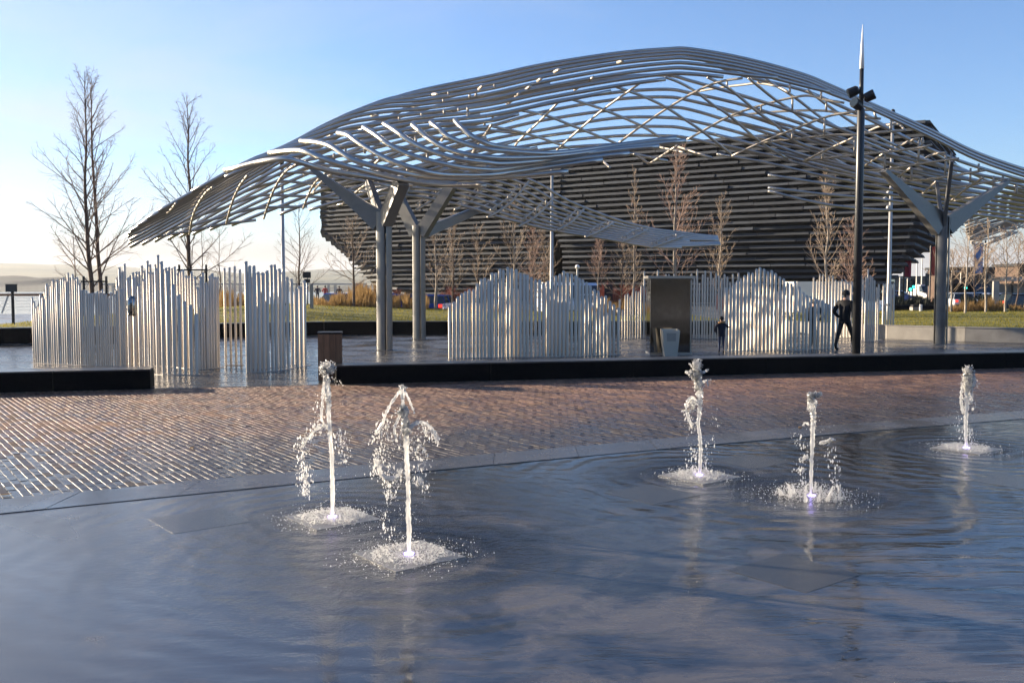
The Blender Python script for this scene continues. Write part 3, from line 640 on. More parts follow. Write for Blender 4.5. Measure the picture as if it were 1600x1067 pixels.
rods([[(753.5, 217.5), (768.5, 195)], [(740, 235), (753.5, 217.5)], [(804.5, 229), (812, 219), (845, 188), (872, 160.5)], [(870.5, 235), (887, 219), (940, 173.5), (998.5, 131.5)],
      [(964, 226), (1001.5, 197.5), (1043.5, 169), (1087, 143.5), (1123, 128.5), (1160, 122.5)], [(1087, 143.5), (1135, 136), (1160, 133), (1185.5, 130.5), (1214, 135.5), (1233, 145)],
      [(1073.5, 218.5), (1096, 206), (1140, 182), (1189, 165), (1238, 153), (1265, 150), (1292, 156.5), (1319, 161)], [(1140, 182), (1189, 177), (1238, 173.5), (1288, 173.5), (1334, 181), (1376, 186)],
      [(1143.5, 244), (1189, 223), (1238, 203), (1287, 184.5), (1314, 178), (1360, 172), (1369, 184)], [(1189, 223), (1238, 218), (1288, 212), (1337, 210), (1390, 206), (1415.5, 204)], [(1351, 208), (1373.5, 198), (1390, 195), (1403.5, 193.5), (1414, 204)],
      [(1255.5, 252), (1285, 237.5), (1334, 215)], [(1255.5, 252), (1285, 247.7), (1336, 242.6), (1390, 237), (1435, 231), (1456, 226.5)], [(1391.5, 234), (1421.5, 220.5), (1435, 216)],
      [(1333, 266), (1381, 265), (1432, 257), (1477, 250.5), (1498, 248)], [(1345, 262.5), (1379.5, 241)], [(1436.5, 253.5), (1457.5, 241.5), (1477, 238.5)],
      [(1400.5, 279), (1424.5, 282), (1472.5, 277.5), (1500, 273), (1540, 266)], [(1400.5, 278), (1423, 262.5)], [(1442, 302), (1465, 297), (1500, 292), (1541, 285), (1575, 281)], [(1442, 302), (1463.5, 283.5)],
      [(1484.5, 315), (1516.5, 309), (1560, 300)], [(1484.5, 315), (1510, 295), (1536, 277.6)], [(1015, 256), (1058, 228)], [(1014, 256), (991, 241)], [(1030, 230), (1068, 238)], [(1058, 229), (1112, 247)], [(942, 252), (953, 262)]], 36.2, 33.0, 0.042, None, 4)
for (x, y0, y1, Y) in [(1189, 165, 177, 34.6), (1238, 153, 173.5, 34.2), (1291, 156, 173.5, 33.7), (1136, 127, 136, 34.5), (1185, 122, 130, 34), (1234, 130, 145, 33.6), (1283, 142, 155, 33.3), (1238, 203, 218, 34.6), (1288, 185, 212, 34), (1285, 237.5, 248, 35), (1335, 215, 242, 34.2), (1392, 187, 205, 33.4), (1391, 195, 207, 33.4), (1382, 241, 265, 34.6), (1435, 216, 254, 33.6), (1441, 215, 229, 33.4), (1424, 262, 282, 34.6), (1477, 239, 275, 33.8), (1486, 239, 262, 33.4), (1463, 283, 298, 34.5), (1516, 263, 286, 33.6), (1529, 256, 268, 33.2), (1552, 275, 293, 33.5), (1588, 289, 304, 33.5), (1534, 312, 322, 34), (1567, 275, 285, 33)]:
    strut(x, y0, y1, Y, 0.036)
# lower layer of the right wing, crossing the long pipes at a slight angle
for k in range(9):
    n0 = 12.4 + k * 0.95; pts = []
    for c in (1120, 1200, 1280, 1360, 1450, 1530, 1640):
        t = (c - 1120) / 520; n = n0 - 3.2 * t + 1.2
        pts.append(U(c, vrow(min(n, 20), c) + 7 + 6 * math.sin(t * math.pi), depth(n) + 0.25))
    pipe(pts[(1 if k > 5 else 0):], 0.055)
# bright trusses of the lower swoop
for (x0, y0, x1, y1, sag) in [(649, 328.6, 690, 297, 3), (711, 328, 757, 293, 5), (762, 340, 826, 284, 7), (810.5, 354, 864, 311, 5), (870, 360, 912, 327.5, 4), (915, 370, 960, 347, 2), (971, 378, 1012, 359, 0), (1016, 387, 1067, 369, 0)]:
    Ya, Yb = 35.9, 38.6; mid = ((x0 + x1) / 2 + sag * .4, (y0 + y1) / 2 + sag * .8)
    pipe([U(x0, y0, Ya), U(mid[0], mid[1], (Ya + Yb) / 2), U(x1, y1, Yb)], 0.05, 'rod', M['steel_thin'], 6, 4)
    pipe([U(lerp(x0, x1, .12) - 3, lerp(y0, y1, .12) - 5, lerp(Ya, Yb, .1)), U(mid[0] - 5, mid[1] - 7, (Ya + Yb) / 2), U(lerp(x0, x1, .8) - 4, lerp(y0, y1, .8) - 5, lerp(Ya, Yb, .8))], 0.036, 'rod', M['steel_thin'], 6, 4)
    for t in (.2, .5, .8): xx = lerp(x0, x1, t); yy = lerp(y0, y1, t); strut(xx, yy - 7, yy + 1, lerp(Ya, Yb, t), 0.036)
# forked columns: four channel sections each, every section bending out into a plate arm
def arm(p0, p1, w0, w1, th, parent, side=None):
    """tapering plate from p0 (on the column) to p1 (under the pipes)"""
    d = (p1 - p0).normalized(); n = Vector((0, 0, 1)).cross(d)
    n = n.normalized() if n.length > 0.05 else Vector((1, 0, 0))
    if side is not None: n = side
    u = d.cross(n).normalized(); b = MB(); pts = []
    for t in (0, .25, .55, .8, 1):
        w = lerp(w0, w1, t ** 0.8); c = p0.lerp(p1, t) + u * (0.12 * math.sin(t * math.pi) * 0)
        pts.append([c - u * w / 2 - n * th / 2, c - u * w / 2 + n * th / 2, c + u * w / 2 + n * th / 2, c + u * w / 2 - n * th / 2])
    for a, e in zip(pts, pts[1:]):
        for i in range(4): j = (i + 1) % 4; b.quad(a[i], a[j], e[j], e[i])
    b.quad(*reversed(pts[0])); b.quad(*pts[-1]); return b.build('arm', M['column'], parent)
def column(px, py, ytop, arms, rad=0.24, rot=0.3):
    base = G(px, py); h = U(px, ytop, base.y).z; c = MB(); c.prism([(base.x - .3, base.y - .3), (base.x + .3, base.y - .3), (base.x + .3, base.y + .3), (base.x - .3, base.y + .3)], 0, 0.02)
    col = c.build('column', M['column'], canopy)
    for q in range(4):
        a0 = rot + q * math.pi / 2; b = MB(); outer = []; inner = []
        for i in range(9):
            w = a0 + R(7) + (math.pi / 2 - R(14)) * i / 8; rr = rad * (1 - 0.10 * math.cos((i - 4) / 4 * math.pi / 2)) ; outer.append(base + Vector((math.cos(w), math.sin(w), 0)) * rr); inner.append(base + Vector((math.cos(w), math.sin(w), 0)) * (rr - .05))
        ringp = [(p.x, p.y) for p in outer] + [(p.x, p.y) for p in reversed(inner)]
        m0 = len(b.v); b.v += [Vector((x, y, 0.02)) for x, y in ringp] + [Vector((x, y, h + .12)) for x, y in ringp]; k = len(ringp)
        for i in range(k): j = (i + 1) % k; b.f.append((m0 + i, m0 + j, m0 + k + j, m0 + k + i)); b.m.append(0)
        for i in range(8):
            b.f.append((m0 + k + i, m0 + k + i + 1, m0 + k + k - 2 - i, m0 + k + k - 1 - i)); b.m.append(0)
        b.build('column_section', M['column'], col)
    core = MB(); core.tube([base, base + Vector((0, 0, h + .1))], rad * 0.55, 10); core.build('core_post', M['column'], col, smooth=True)
    for (tx, ty, dY, w0, w1, sx) in arms:
        tip = U(tx, ty, base.y + dY); foot = base + Vector((0, 0, h - 0.05)); dirn = (tip - foot); flat = Vector((dirn.x, dirn.y, 0)).normalized()
        arm(foot + flat * 0.10 - Vector((0, 0, .12)), tip, w0, w1, sx, col)
column(601, 547, 338, [(488, 264, .4, .62, .10, .30), (575, 284, 1.6, .40, .34, .16), (628, 284, -.9, .42, .36, .34), (634, 288, 1.5, .40, .30, .2)])
column(655, 530, 358, [(618, 300, 0.5, .46, .36, .26), (706, 290, -0.6, .46, .34, .30), (735, 333, 2.0, .40, .30, .2), (778, 316, 2.9, .40, .14, .2)])
column(1469, 538, 345, [(1380, 267, -.8, .74, .10, .30), (1463, 284, 1.8, .24, .14, .1), (1487, 252, -1.0, .24, .12, .1), (1573, 284, .6, .62, .10, .30)])

# the next canopy farther along the plaza, right edge of view
can2 = thing('pipe_canopy', G(1560, 492), 'smaller distant pipe canopy with a curved bright edge beyond the right column', 'canopy')
LE = [(1507, 325), (1505, 331), (1505, 337), (1506, 343), (1507, 348), (1508, 353), (1509, 358), (1510, 362), (1512, 366), (1513, 370), (1515, 374), (1517, 378)]
RE = [(1680, 284), (1680, 291), (1680, 298), (1680, 304), (1680, 311), (1680, 317), (1680, 323), (1680, 330), (1640, 337), (1610, 345), (1591, 351), (1588, 356)]
for k in range(12):
    Y = 52 + k * .55; a, b = LE[k], RE[k]
    pipe([U(a[0], a[1], Y), U(lerp(a[0], b[0], .35), lerp(a[1], b[1], .35) - 5 + k * .3, Y), U(lerp(a[0], b[0], .7), lerp(a[1], b[1], .7) - 4, Y), U(b[0], b[1], Y)], 0.085, parent=can2, m=M['steel_dim'])
for L in [[(1512, 337), (1550, 324), (1600, 308), (1660, 292)], [(1512, 336), (1540, 322), (1570, 312)], [(1509, 353), (1545, 342), (1600, 318), (1660, 300)], [(1510, 340), (1540, 350), (1570, 362), (1590, 363)], [(1514, 372), (1550, 355), (1600, 334), (1650, 318)],
          [(1516, 372), (1550, 366), (1590, 352), (1640, 335)], [(1517, 380), (1538, 383), (1588, 364)], [(1517, 378), (1560, 370), (1588, 363)], [(1538, 383), (1600, 352), (1650, 332)], [(1530, 332), (1570, 345), (1600, 356)]]:
    pipe([U(x, y, 53.5) for x, y in L], 0.055, 'rod', M['steel_thin'], 6, 4, can2)
for (x, y0, y1) in [(1534, 318, 323), (1562, 318, 328), (1588, 322, 336), (1562, 352, 361), (1586, 290, 308)]:
    b = MB(); b.tube([U(x, y0, 53), U(x, y1, 53)], 0.05, 6); b.build('strut', M['steel_thin'], can2)
b = MB(); p = U(1640, 340, 55); b.tube([Vector((p.x, p.y, 0)), p], 0.24, 10); b.build('column', M['column'], can2, smooth=True)
# ------------------------------------------------------------------ screens of standing steel pipes
def screen(label, runs):
    """runs: (base polyline px/py, top polyline px/py, spacing px, radius m, jitter px)"""
    b0 = runs[0][0]; mid = b0[len(b0) // 2]; t = thing('pipe_screen', G(*mid), label, 'screen', 'screens of standing steel pipes')
    for base, top, step, r, jit in runs:
        fp = MB(); P = [G(*p) for p in base]
        x = base[0][0]; sgn = 1 if base[-1][0] > base[0][0] else -1
        while (x - base[-1][0]) * sgn <= 0.01:
            by = itp(x, base) if sgn > 0 else itp(-x, [(-a, c) for a, c in base]); p = G(x + random.uniform(-.4, .4), by)
            ty = itp(x, top) + random.gauss(0, jit); h = max(.5, U(x, ty, p.y).z); rr = r * .84 * random.uniform(.92, 1.06); b = MB(); seg = 10
            for z, sl_ in ((0.0, 0), (h, rr * 1.1)):
                for k in range(seg):
                    w = 2 * math.pi * k / seg; b.v.append(p + Vector((math.cos(w) * rr, math.sin(w) * rr, z + math.sin(w) * sl_)))
            for k in range(seg): b.f.append((k, (k + 1) % seg, seg + (k + 1) % seg, seg + k)); b.m.append(0)
            n_side = len(b.f); b.f.append(tuple(range(seg, 2 * seg))); b.m.append(0)
            o = b.build('pipe', M['pipe'], t); o.data.polygons.foreach_set('use_smooth', [i < n_side for i in range(len(o.data.polygons))])
            x += step * sgn * random.uniform(.9, 1.1)
        pl_ = MB()
        for a, c in zip(P, P[1:]):
            d = (c - a).normalized(); n = Vector((-d.y, d.x, 0)) * .09; pl_.prism([a - n, c - n, c + n, a + n], 0, .014)
        pl_.build('foot_plate', M['steel_thin'], t)
    return t
sc1 = screen('large curling pipe screen at the left behind the end of the short bench', [
    ([(53, 567), (90, 569), (130, 571), (170, 572), (200, 572.5)], [(52, 465), (56, 477), (63, 468), (75, 446), (85, 449), (100, 441), (112, 434), (120, 436), (130, 446), (140, 455), (150, 456), (165, 462), (180, 460), (196, 447)], 3.5, .029, 4),
    ([(203, 576), (228, 583), (260, 586), (290, 586.5), (313, 586)], [(203, 436), (225, 440), (240, 425), (254, 419), (262, 430), (275, 450), (290, 475), (300, 488), (313, 497)], 8.6, .043, 4.5),
    ([(186, 569), (230, 571), (280, 574), (312, 578), (326, 577)], [(178, 430), (195, 422), (215, 428), (240, 418), (256, 417), (275, 424), (300, 430), (326, 438)], 4.3, .036, 5.5),
    ([(326, 577), (338, 575), (346, 574)], [(326, 445), (346, 418)], 4.0, .04, 6)])
screen('sparse pipe screen between the curling screen and the slatted litter bin', [
    ([(353, 571), (380, 571)], [(345, 426), (370, 420), (380, 424)], 8.4, .036, 3),
    ([(387, 582), (400, 582), (430, 580), (443, 578), (455, 576), (470, 573), (482, 571)], [(384, 420), (400, 420), (420, 424), (430, 416), (440, 420), (450, 430), (465, 452), (475, 448), (482, 446)], 6.4, .043, 4),
    ([(390, 576), (410, 576), (440, 573), (478, 568)], [(390, 432), (420, 424), (440, 424), (478, 460)], 6.0, .036, 5)])
screen('wavy pipe screen in the middle of the plaza standing behind the long bench', [
    ([(703, 560), (750, 559), (800, 558), (850, 557.5), (900, 556.5), (968, 554)], [(703, 478), (720, 463), (735, 452), (750, 441), (765, 432), (780, 423), (795, 419), (808, 424), (830, 435), (845, 443), (857, 438), (870, 432), (880, 426), (895, 430), (915, 444), (935, 458), (950, 470), (968, 486)], 6.1, .050, 2),
    ([(786, 555), (850, 554), (900, 553), (950, 551)], [(786, 450), (820, 452), (860, 455), (890, 462), (920, 474), (950, 490)], 5.6, .043, 5)])
screen('far pipe screen running behind the mirror kiosk', [
    ([(968, 529), (1000, 528), (1060, 528), (1130, 529), (1182, 530)], [(965, 470), (985, 456), (1000, 452), (1012, 443), (1030, 434), (1080, 432), (1095, 430), (1125, 428), (1140, 431), (1160, 436), (1182, 434)], 4.3, .040, 6)])
screen('rising pipe screen right of the small child', [
    ([(1133, 549), (1180, 548), (1260, 546), (1312, 544.5)], [(1133, 452), (1150, 443), (1165, 433), (1178, 423), (1188, 418), (1200, 424), (1215, 432), (1230, 440), (1245, 448), (1256, 460), (1270, 468), (1290, 476), (1312, 482)], 6.0, .050, 2),
    ([(1168, 545), (1200, 544.5), (1240, 543.5)], [(1168, 474), (1190, 466), (1212, 456), (1226, 448), (1240, 446)], 5.2, .042, 3)])
screen('short pipe screen close behind the walking person in black', [
    ([(1270, 526), (1300, 527), (1330, 528)], [(1266, 440), (1285, 428), (1297, 434), (1312, 440), (1330, 441)], 4.8, .040, 4),
    ([(1344, 530), (1350, 533), (1365, 533), (1375, 531)], [(1344, 430), (1352, 429), (1362, 434), (1375, 444)], 3.4, .036, 5),
    ([(1379, 527), (1396, 527)], [(1379, 444), (1396, 443)], 4.0, .042, 2)])
b = MB(); q = U(206, 478, G(206, 578).y - .12); pth = [q + Vector((0, 0, z)) for z in (-.22, -.16, 0, .14, .2, .235)]
b.tube(pth, [.085, .1, .11, .10, .07, .02], 14); b.build('domed_hood', M['mirror'], sc1, smooth=True)

# ------------------------------------------------------------------ kiosk, bins, masts
kb = G(1047.5, 554); kw, kd, kh = 1.16, 0.7, 2.13
kio = thing('mirror_kiosk', kb, 'mirror polished steel kiosk with a flat overhanging lid between the pipe screens', 'kiosk')
kz = R(1.5); rk = Matrix.Rotation(kz, 3, 'Z')
b = MB(); b.box(kb + Vector((0, kd / 2, kh / 2)), (kw, kd, kh), kz); b.build('cabinet', M['mirror'], kio)
b = MB(); b.box(kb + Vector((0, kd / 2, kh + .035)), (kw + .16, kd + .16, .07), kz); b.build('lid', M['steel'], kio)
b = MB(); b.box(kb + Vector((0, kd / 2, .03)), (kw + .03, kd + .03, .06), kz); b.build('plinth', M['steel'], kio)
for sx in (-1, 1):
    b = MB(); b.box(kb + Vector((sx * (kw / 2 - .02), -.008, kh / 2)), (.035, .012, kh - .08), kz); b.build('corner_trim', M['steel'], kio)
def taper_bin(c, w, h, label, sx=1.0):
    t = thing('steel_litter_bin', c, label, 'litter bin'); b = MB(); wt, wb, th = w / 2, w / 2 * .74, .02
    lo = [Vector((x * wb, y * wb, 0)) + c for x, y in ((-1, -1), (1, -1), (1, 1), (-1, 1))]; hi = [Vector((x * wt, y * wt, h - (y < 0) * .04)) + c for x, y in ((-1, -1), (1, -1), (1, 1), (-1, 1))]
    hin = [c + (p - c) * 1.0 for p in hi]; hin = [Vector((c.x + (p.x - c.x) * .86, c.y + (p.y - c.y) * .86, p.z)) for p in hi]; dn = [Vector((p.x, p.y, p.z - .16)) for p in hin]
    for i in range(4):
        j = (i + 1) % 4; b.quad(lo[i], lo[j], hi[j], hi[i]); b.quad(hi[i], hi[j], hin[j], hin[i]); b.quad(hin[j], hin[i], dn[i], dn[j])
    b.quad(*dn); b.quad(*reversed(lo)); b.build('shell', M['binsteel'], t)
    b = MB(); y = -wt - .004; p = lambda xx, zz: c + Vector((xx, -lerp(wb, wt, zz / h) - .006, zz)); p2 = lambda xx, zz: c + Vector((xx, -lerp(wb, wt, zz / h) + .012, zz))
    b.hexa([p(-.12, .42), p(.12, .42), p2(.12, .42), p2(-.12, .42), p(-.13, .64), p(.13, .64), p2(.13, .64), p2(-.13, .64)]); b.build('label_panel', M['steel_thin'], t)
    return t
taper_bin(G(1043.5, 555) + Vector((0, -.35, 0)), .47, .74, 'tapered steel litter bin standing in front of the mirror kiosk')
wb = G(516, 597); wbt = thing('slatted_litter_bin', wb, 'square litter bin clad in brown timber slats at the end of the long bench', 'litter bin')
ww, wd, wh, wz = .47, .46, .98, R(9); rwz = Matrix.Rotation(wz, 3, 'Z')
b = MB(); b.box(wb + rwz @ Vector((0, wd / 2, wh / 2)), (ww - .07, wd - .07, wh - .04), wz); b.build('liner', M['black'], wbt)
for side in range(4):
    for k in range(4):
        u = (k - 1.5) * .117; c = {0: Vector((u, .012, 0)), 1: Vector((u, wd - .012, 0)), 2: Vector((-ww / 2 + .012, wd / 2 + u, 0)), 3: Vector((ww / 2 - .012, wd / 2 + u, 0))}[side]
        s = (.109, .024, wh - .05) if side < 2 else (.024, .104, wh - .05)
        b = MB(); b.box(wb + rwz @ (c + Vector((0, 0, wh / 2))), s, wz); b.build('slat', M['wood'], wbt)
b = MB(); b.box(wb + rwz @ Vector((0, wd / 2, wh)), (ww + .02, wd + .02, .03), wz); b.build('lid', M['black'], wbt)
# dark lighting mast with three floodlights and a pale spike
mb = G(1337, 577); mast = thing('lighting_mast', mb, 'tall dark lighting mast with three floodlights and a pale pointed tip', 'lamp post')
zz = lambda py: U(1340, py, mb.y).z
b = MB(); b.tube([mb, mb + Vector((0, 0, .05))], .17, 16); b.build('base_flange', M['grey_metal'], mast)
b = MB(); b.tube([mb + Vector((0, 0, .04)), mb + Vector((0, 0, zz(172))), mb + Vector((0, 0, zz(168)))], [.095, .085, .05], 16); b.build('pole', M['grey_metal'], mast, smooth=True)
b = MB(); b.tube([mb + Vector((0, 0, zz(170))), mb + Vector((0, 0, zz(108)))], [.05, .045], 12); b.build('upper_pole', M['grey_metal'], mast, smooth=True)
b = MB(); b.tube([mb + Vector((0, 0, zz(108))), mb + Vector((0, 0, zz(80))), mb + Vector((0, 0, zz(39)))], [.052, .042, .006], 12); b.build('light_spike', M['diffuser'], mast, smooth=True)
for (px, py, dx, dy, dzz) in [(1330, 143, -.8, .2, -.35), (1349, 152, .75, -.4, .35), (1332, 165, -.7, -.55, .3)]:
    z = zz(py); d = Vector((dx, dy, dzz)).normalized(); c = mb + Vector((0, 0, z)) + Vector((d.x, d.y, 0)).normalized() * .17
    b = MB(); b.tube([c - d * .12, c - d * .08, c + d * .10, c + d * .12], [.07, .105, .115, .11], 14); fl = b.build('floodlight', M['black'], mast, smooth=False)
    b = MB(); b.tube([c + d * .121, c + d * .128], [.10, .10], 14); b.build('lens', M['glass'], fl)
    b = MB(); b.tube([mb + Vector((0, 0, z)), c], .03, 8); b.build('bracket', M['black'], fl)
def slim_pole(px, Y, ytop, label, cams):
    p = U(px, 448, Y); p.z = 0.0; h = U(px, ytop, Y).z; t = thing('slim_lamp_pole', p, label, 'lamp post', 'slim pale lamp poles')
    b = MB(); b.tube([p, p + Vector((0, 0, 1.1)), p + Vector((0, 0, 1.15)), p + Vector((0, 0, h))], [.105, .105, .085, .06], 12); b.build('pole', M['galv'], t, smooth=True)
    b = MB(); b.tube([p + Vector((0, 0, 1.1)), p + Vector((0, 0, 1.2))], .115, 12); b.build('collar', M['grey_metal'], t)
    b = MB(); b.tube([p + Vector((0, 0, h)), p + Vector((0, 0, h + .06)), p + Vector((0, 0, h + .45)), p + Vector((0, 0, h + .5))], [.05, .09, .09, .03], 10); b.build('lamp_head', M['black'], t)
    for (dx, py) in cams:
        z = U(px, py, Y).z; f = MB(); f.tube([p + Vector((0, 0, z)), p + Vector((dx, -.05, z))], .03, 6); f.ball(p + Vector((dx * 1.2, -.08, z)), .11); f.build('spotlight', M['galv'], t, smooth=True)
slim_pole(443, 41, 266, 'slim pale lamp pole seen through the left wing of the canopy', [(.18, 322)])
slim_pole(862, 43, 262, 'slim pale lamp pole under the sagging lip of the canopy', [])
slim_pole(1389, 40, 190, 'slim pale lamp pole right of the dark lighting mast', [(-.22, 312), (-.1, 302), (-.1, 325)])

# ------------------------------------------------------------------ bare trees
def tree(name, label, px, Y, ytop, spread, seed, bark, twig, n1=26, n2=9, asc=0.9, t0=.22, tr=None, droop=0.0, z0=0.0, group='bare winter trees', lean=0.0, n3=0):
    mr_ = .0038 if twig is M['twig'] else .0085
    rnd = random.Random(seed); p = U(px, 448, Y); p.z = z0; H = U(px, ytop, Y).z - z0; tr = tr or H * .0105
    n1 = int(n1 * 1.3) if n3 == 0 else n1; n2 += 3 if n3 == 0 else 0; t = thing(name, p, label, 'tree', group); tk = MB(); wob = [Vector((rnd.gauss(0, .005), rnd.gauss(0, .005), 0)) * H for _ in range(7)]
    P = [p + Vector((0, 0, H * i / 7)) + (wob[i - 1] if 0 < i < 7 else Vector()) + Vector((lean * H * (i / 7) ** 1.5, 0, 0)) for i in range(8)]
    C = crom(P, 3); nC = len(C); tk.tube(C, [max(.005, tr * (1 - i / nC) ** .85) for i in range(nC)], 7); cr = MB()
    def at(u): f = u * (nC - 1); i = min(int(f), nC - 2); return C[i].lerp(C[i + 1], f - i)
    def branch(o, d, L, r, seg, curve, sides):
        pts = [o]; v = d.copy()
        for s in range(seg):
            v = (v + Vector((rnd.gauss(0, .10), rnd.gauss(0, .10), curve + rnd.gauss(0, .06)))).normalized(); pts.append(pts[-1] + v * (L / seg))
        cr.tube(pts, [max(mr_, r * (1 - .85 * s / seg)) for s in range(seg + 1)], sides, cap=False); return pts, v
    for k in range(n1):
        u = t0 + (1 - t0) * ((k + rnd.random()) / n1) ** 1.0 * .97; az = k * 2.4 + rnd.gauss(0, .4); L = spread * (1 - (u - t0) / (1 - t0)) ** .62 * rnd.uniform(.8, 1.35) + H * .03
        el = asc * rnd.uniform(.7, 1.15) * lerp(.6, 1.15, u); d = Vector((math.cos(az) * math.cos(el), math.sin(az) * math.cos(el), math.sin(el)))
        r = tr * .34 * (1 - u * .65); pts, v = branch(at(u), d, L, r, 6, .05 - droop * .05, 4)
        for j in range(n2):
            f = .18 + .8 * (j + rnd.random()) / n2; i = min(int(f * 6), 5); o = pts[i].lerp(pts[i + 1], f * 6 - i); bd_ = (pts[i + 1] - pts[i]).normalized()
            side = bd_.cross(Vector((rnd.gauss(0, 1), rnd.gauss(0, 1), rnd.gauss(0, 1)))).normalized(); dd = (bd_ * .75 + side * rnd.uniform(.35, .75)).normalized()
            l2 = L * (1 - f * .6) * rnd.uniform(.22, .45); p2, v2 = branch(o, dd, l2, r * .38, 4, .03 - droop * .14, 3)
            for q in range(n3):
                i2 = rnd.randrange(1, 4); sd_ = (p2[i2 + 1] - p2[i2]).normalized(); s3 = sd_.cross(Vector((rnd.gauss(0, 1), rnd.gauss(0, 1), rnd.gauss(0, 1)))).normalized()
                branch(p2[i2], (sd_ * .8 + s3 * .6).normalized(), l2 * rnd.uniform(.25, .5), .0065, 2, -droop * .2, 3)
    tk.build('trunk', bark, t, smooth=True); cr.build('crown', twig, t); return t
B, T = M['bark'], M['twig']; BI, TT, TR = M['birch'], M['twig_tan'], M['twig_red']
tree('birch_tree', 'tallest bare tree, dark twiggy crown, left of its slimmer twin trunk', 140, 46, 112, 3.3, 1, B, T, 44, 10, 1.12, .14, .13, .25, n3=2)
tree('birch_tree', 'tall slim bare tree close to the right side of the tallest tree', 154, 47, 118, 2.6, 2, B, T, 34, 9, 1.12, .22, .12, .25, n3=2, lean=-.01)
tree('birch_tree', 'tall bare tree rising behind the left tip of the canopy', 297, 46, 150, 2.9, 3, B, T, 38, 10, 1.12, .18, .13, .25, n3=2)
tree('birch_tree', 'small dark bare tree left of the two tall trunks', 117, 52, 340, 1.5, 4, B, T, 16, 7, .8, .2, .05, .3)
tree('birch_tree', 'thin bare tree under the left wing of the canopy, left of a bushy one', 316, 52, 345, 1.3, 5, B, T, 14, 7, .9, .2, .05, .3)
tree('birch_tree', 'bushy small bare tree under the left wing of the canopy', 344, 54, 352, 1.7, 6, B, T, 18, 8, .8, .15, .05, .4)
tree('bare_tree', 'oval bare tree standing right of the pale pole at the left', 468, 47, 318, 1.6, 7, B, T, 20, 9, 1.0, .25, .075, .05)
tree('bare_tree', 'dark bare tree in front of the sunlit left prow of the museum', 552, 50, 340, 1.9, 8, B, TT, 20, 9, .8, .28, .08, .1, z0=.5)
tree('white_birch', 'white trunked birch beside the second forked column', 681, 52, 345, 1.3, 9, BI, TT, 18, 8, 1.1, .2, .09, 0, z0=.4)
tree('bare_tree', 'many stemmed tan tree right of the white birch', 708, 50, 336, 1.5, 10, B, TT, 26, 9, 1.15, .18, .06, 0, z0=.4)
tree('bare_tree', 'open branched little tree between the second column and the middle pipe screen', 747, 52, 352, 1.4, 11, B, TT, 18, 8, .85, .3, .05, 0, z0=.4)
tree('bare_tree', 'pale trunked tree rising just behind the peak of the middle pipe screen', 803, 49, 318, 1.8, 12, BI, TT, 20, 9, 1.0, .3, .085, 0)
tree('bare_tree', 'reddish bushy tree left of the slim pole in the middle', 832, 52, 352, 1.6, 13, B, TR, 34, 10, 1.0, .1, .06, 0)
tree('bare_tree', 'bushy tan tree hidden partly by the slim pole in the middle', 850, 53, 350, 1.5, 14, B, TT, 30, 10, 1.1, .15, .06, 0)
tree('bare_tree', 'small lollipop shaped tree with a straight pale stem', 934, 50, 368, 1.1, 15, BI, TR, 24, 9, 1.1, .42, .05, 0)
tree('bare_tree', 'thin tree left of the kiosk with tangled low twigs', 972, 50, 366, 1.3, 16, B, TT, 22, 9, .9, .25, .05, 0)
tree('poplar_tree', 'narrow upright pale tree reaching over the lower swoop of the canopy', 990, 47, 262, 1.0, 17, BI, TT, 24, 7, 1.25, .2, .07, 0)
tree('bare_tree', 'largest pale stemmed tree in front of the museum, above the kiosk', 1055, 46, 232, 2.6, 18, BI, TR, 34, 11, 1.1, .2, .12, 0, n3=1)
tree('bare_tree', 'medium bare tree behind the small child', 1126, 47, 305, 1.6, 19, BI, TT, 22, 9, 1.2, .2, .08, 0)
tree('bare_tree', 'pale tree of steep straight shoots left of the lighting mast', 1290, 46, 258, 1.8, 20, BI, TT, 26, 7, 1.3, .2, .08, 0)
tree('bare_tree', 'brown rounded tree behind the lighting mast', 1330, 50, 345, 1.7, 21, B, TR, 32, 10, .9, .2, .07, 0)
for k, (px, Y, yt, sp, lb) in enumerate([(1487, 47, 395, 1.5, 'low pale tree right beside the thick forked column'), (1509, 45, 352, 1.6, 'leaning pale tree in the tan grass, second from the right column'), (1541, 46, 345, 1.5, 'pale tree in the middle of the tan grass row'), (1572, 46, 360, 1.7, 'pale tree with a forked crown near the right edge'), (1604, 48, 350, 1.8, 'pale tree cut by the right edge of the view'), (1523, 62, 378, 1.8, 'farther bare tree in front of the blue banner'), (1590, 64, 372, 2.0, 'farther bare tree in front of the low brown building')]):
    tree('bare_tree', lb, px, Y, yt, sp, 30 + k, BI if k < 5 else B, TT, 16, 6, .95, .3, .06, .05, z0=.5 if k < 5 else 0, lean=.03 if k == 1 else 0)

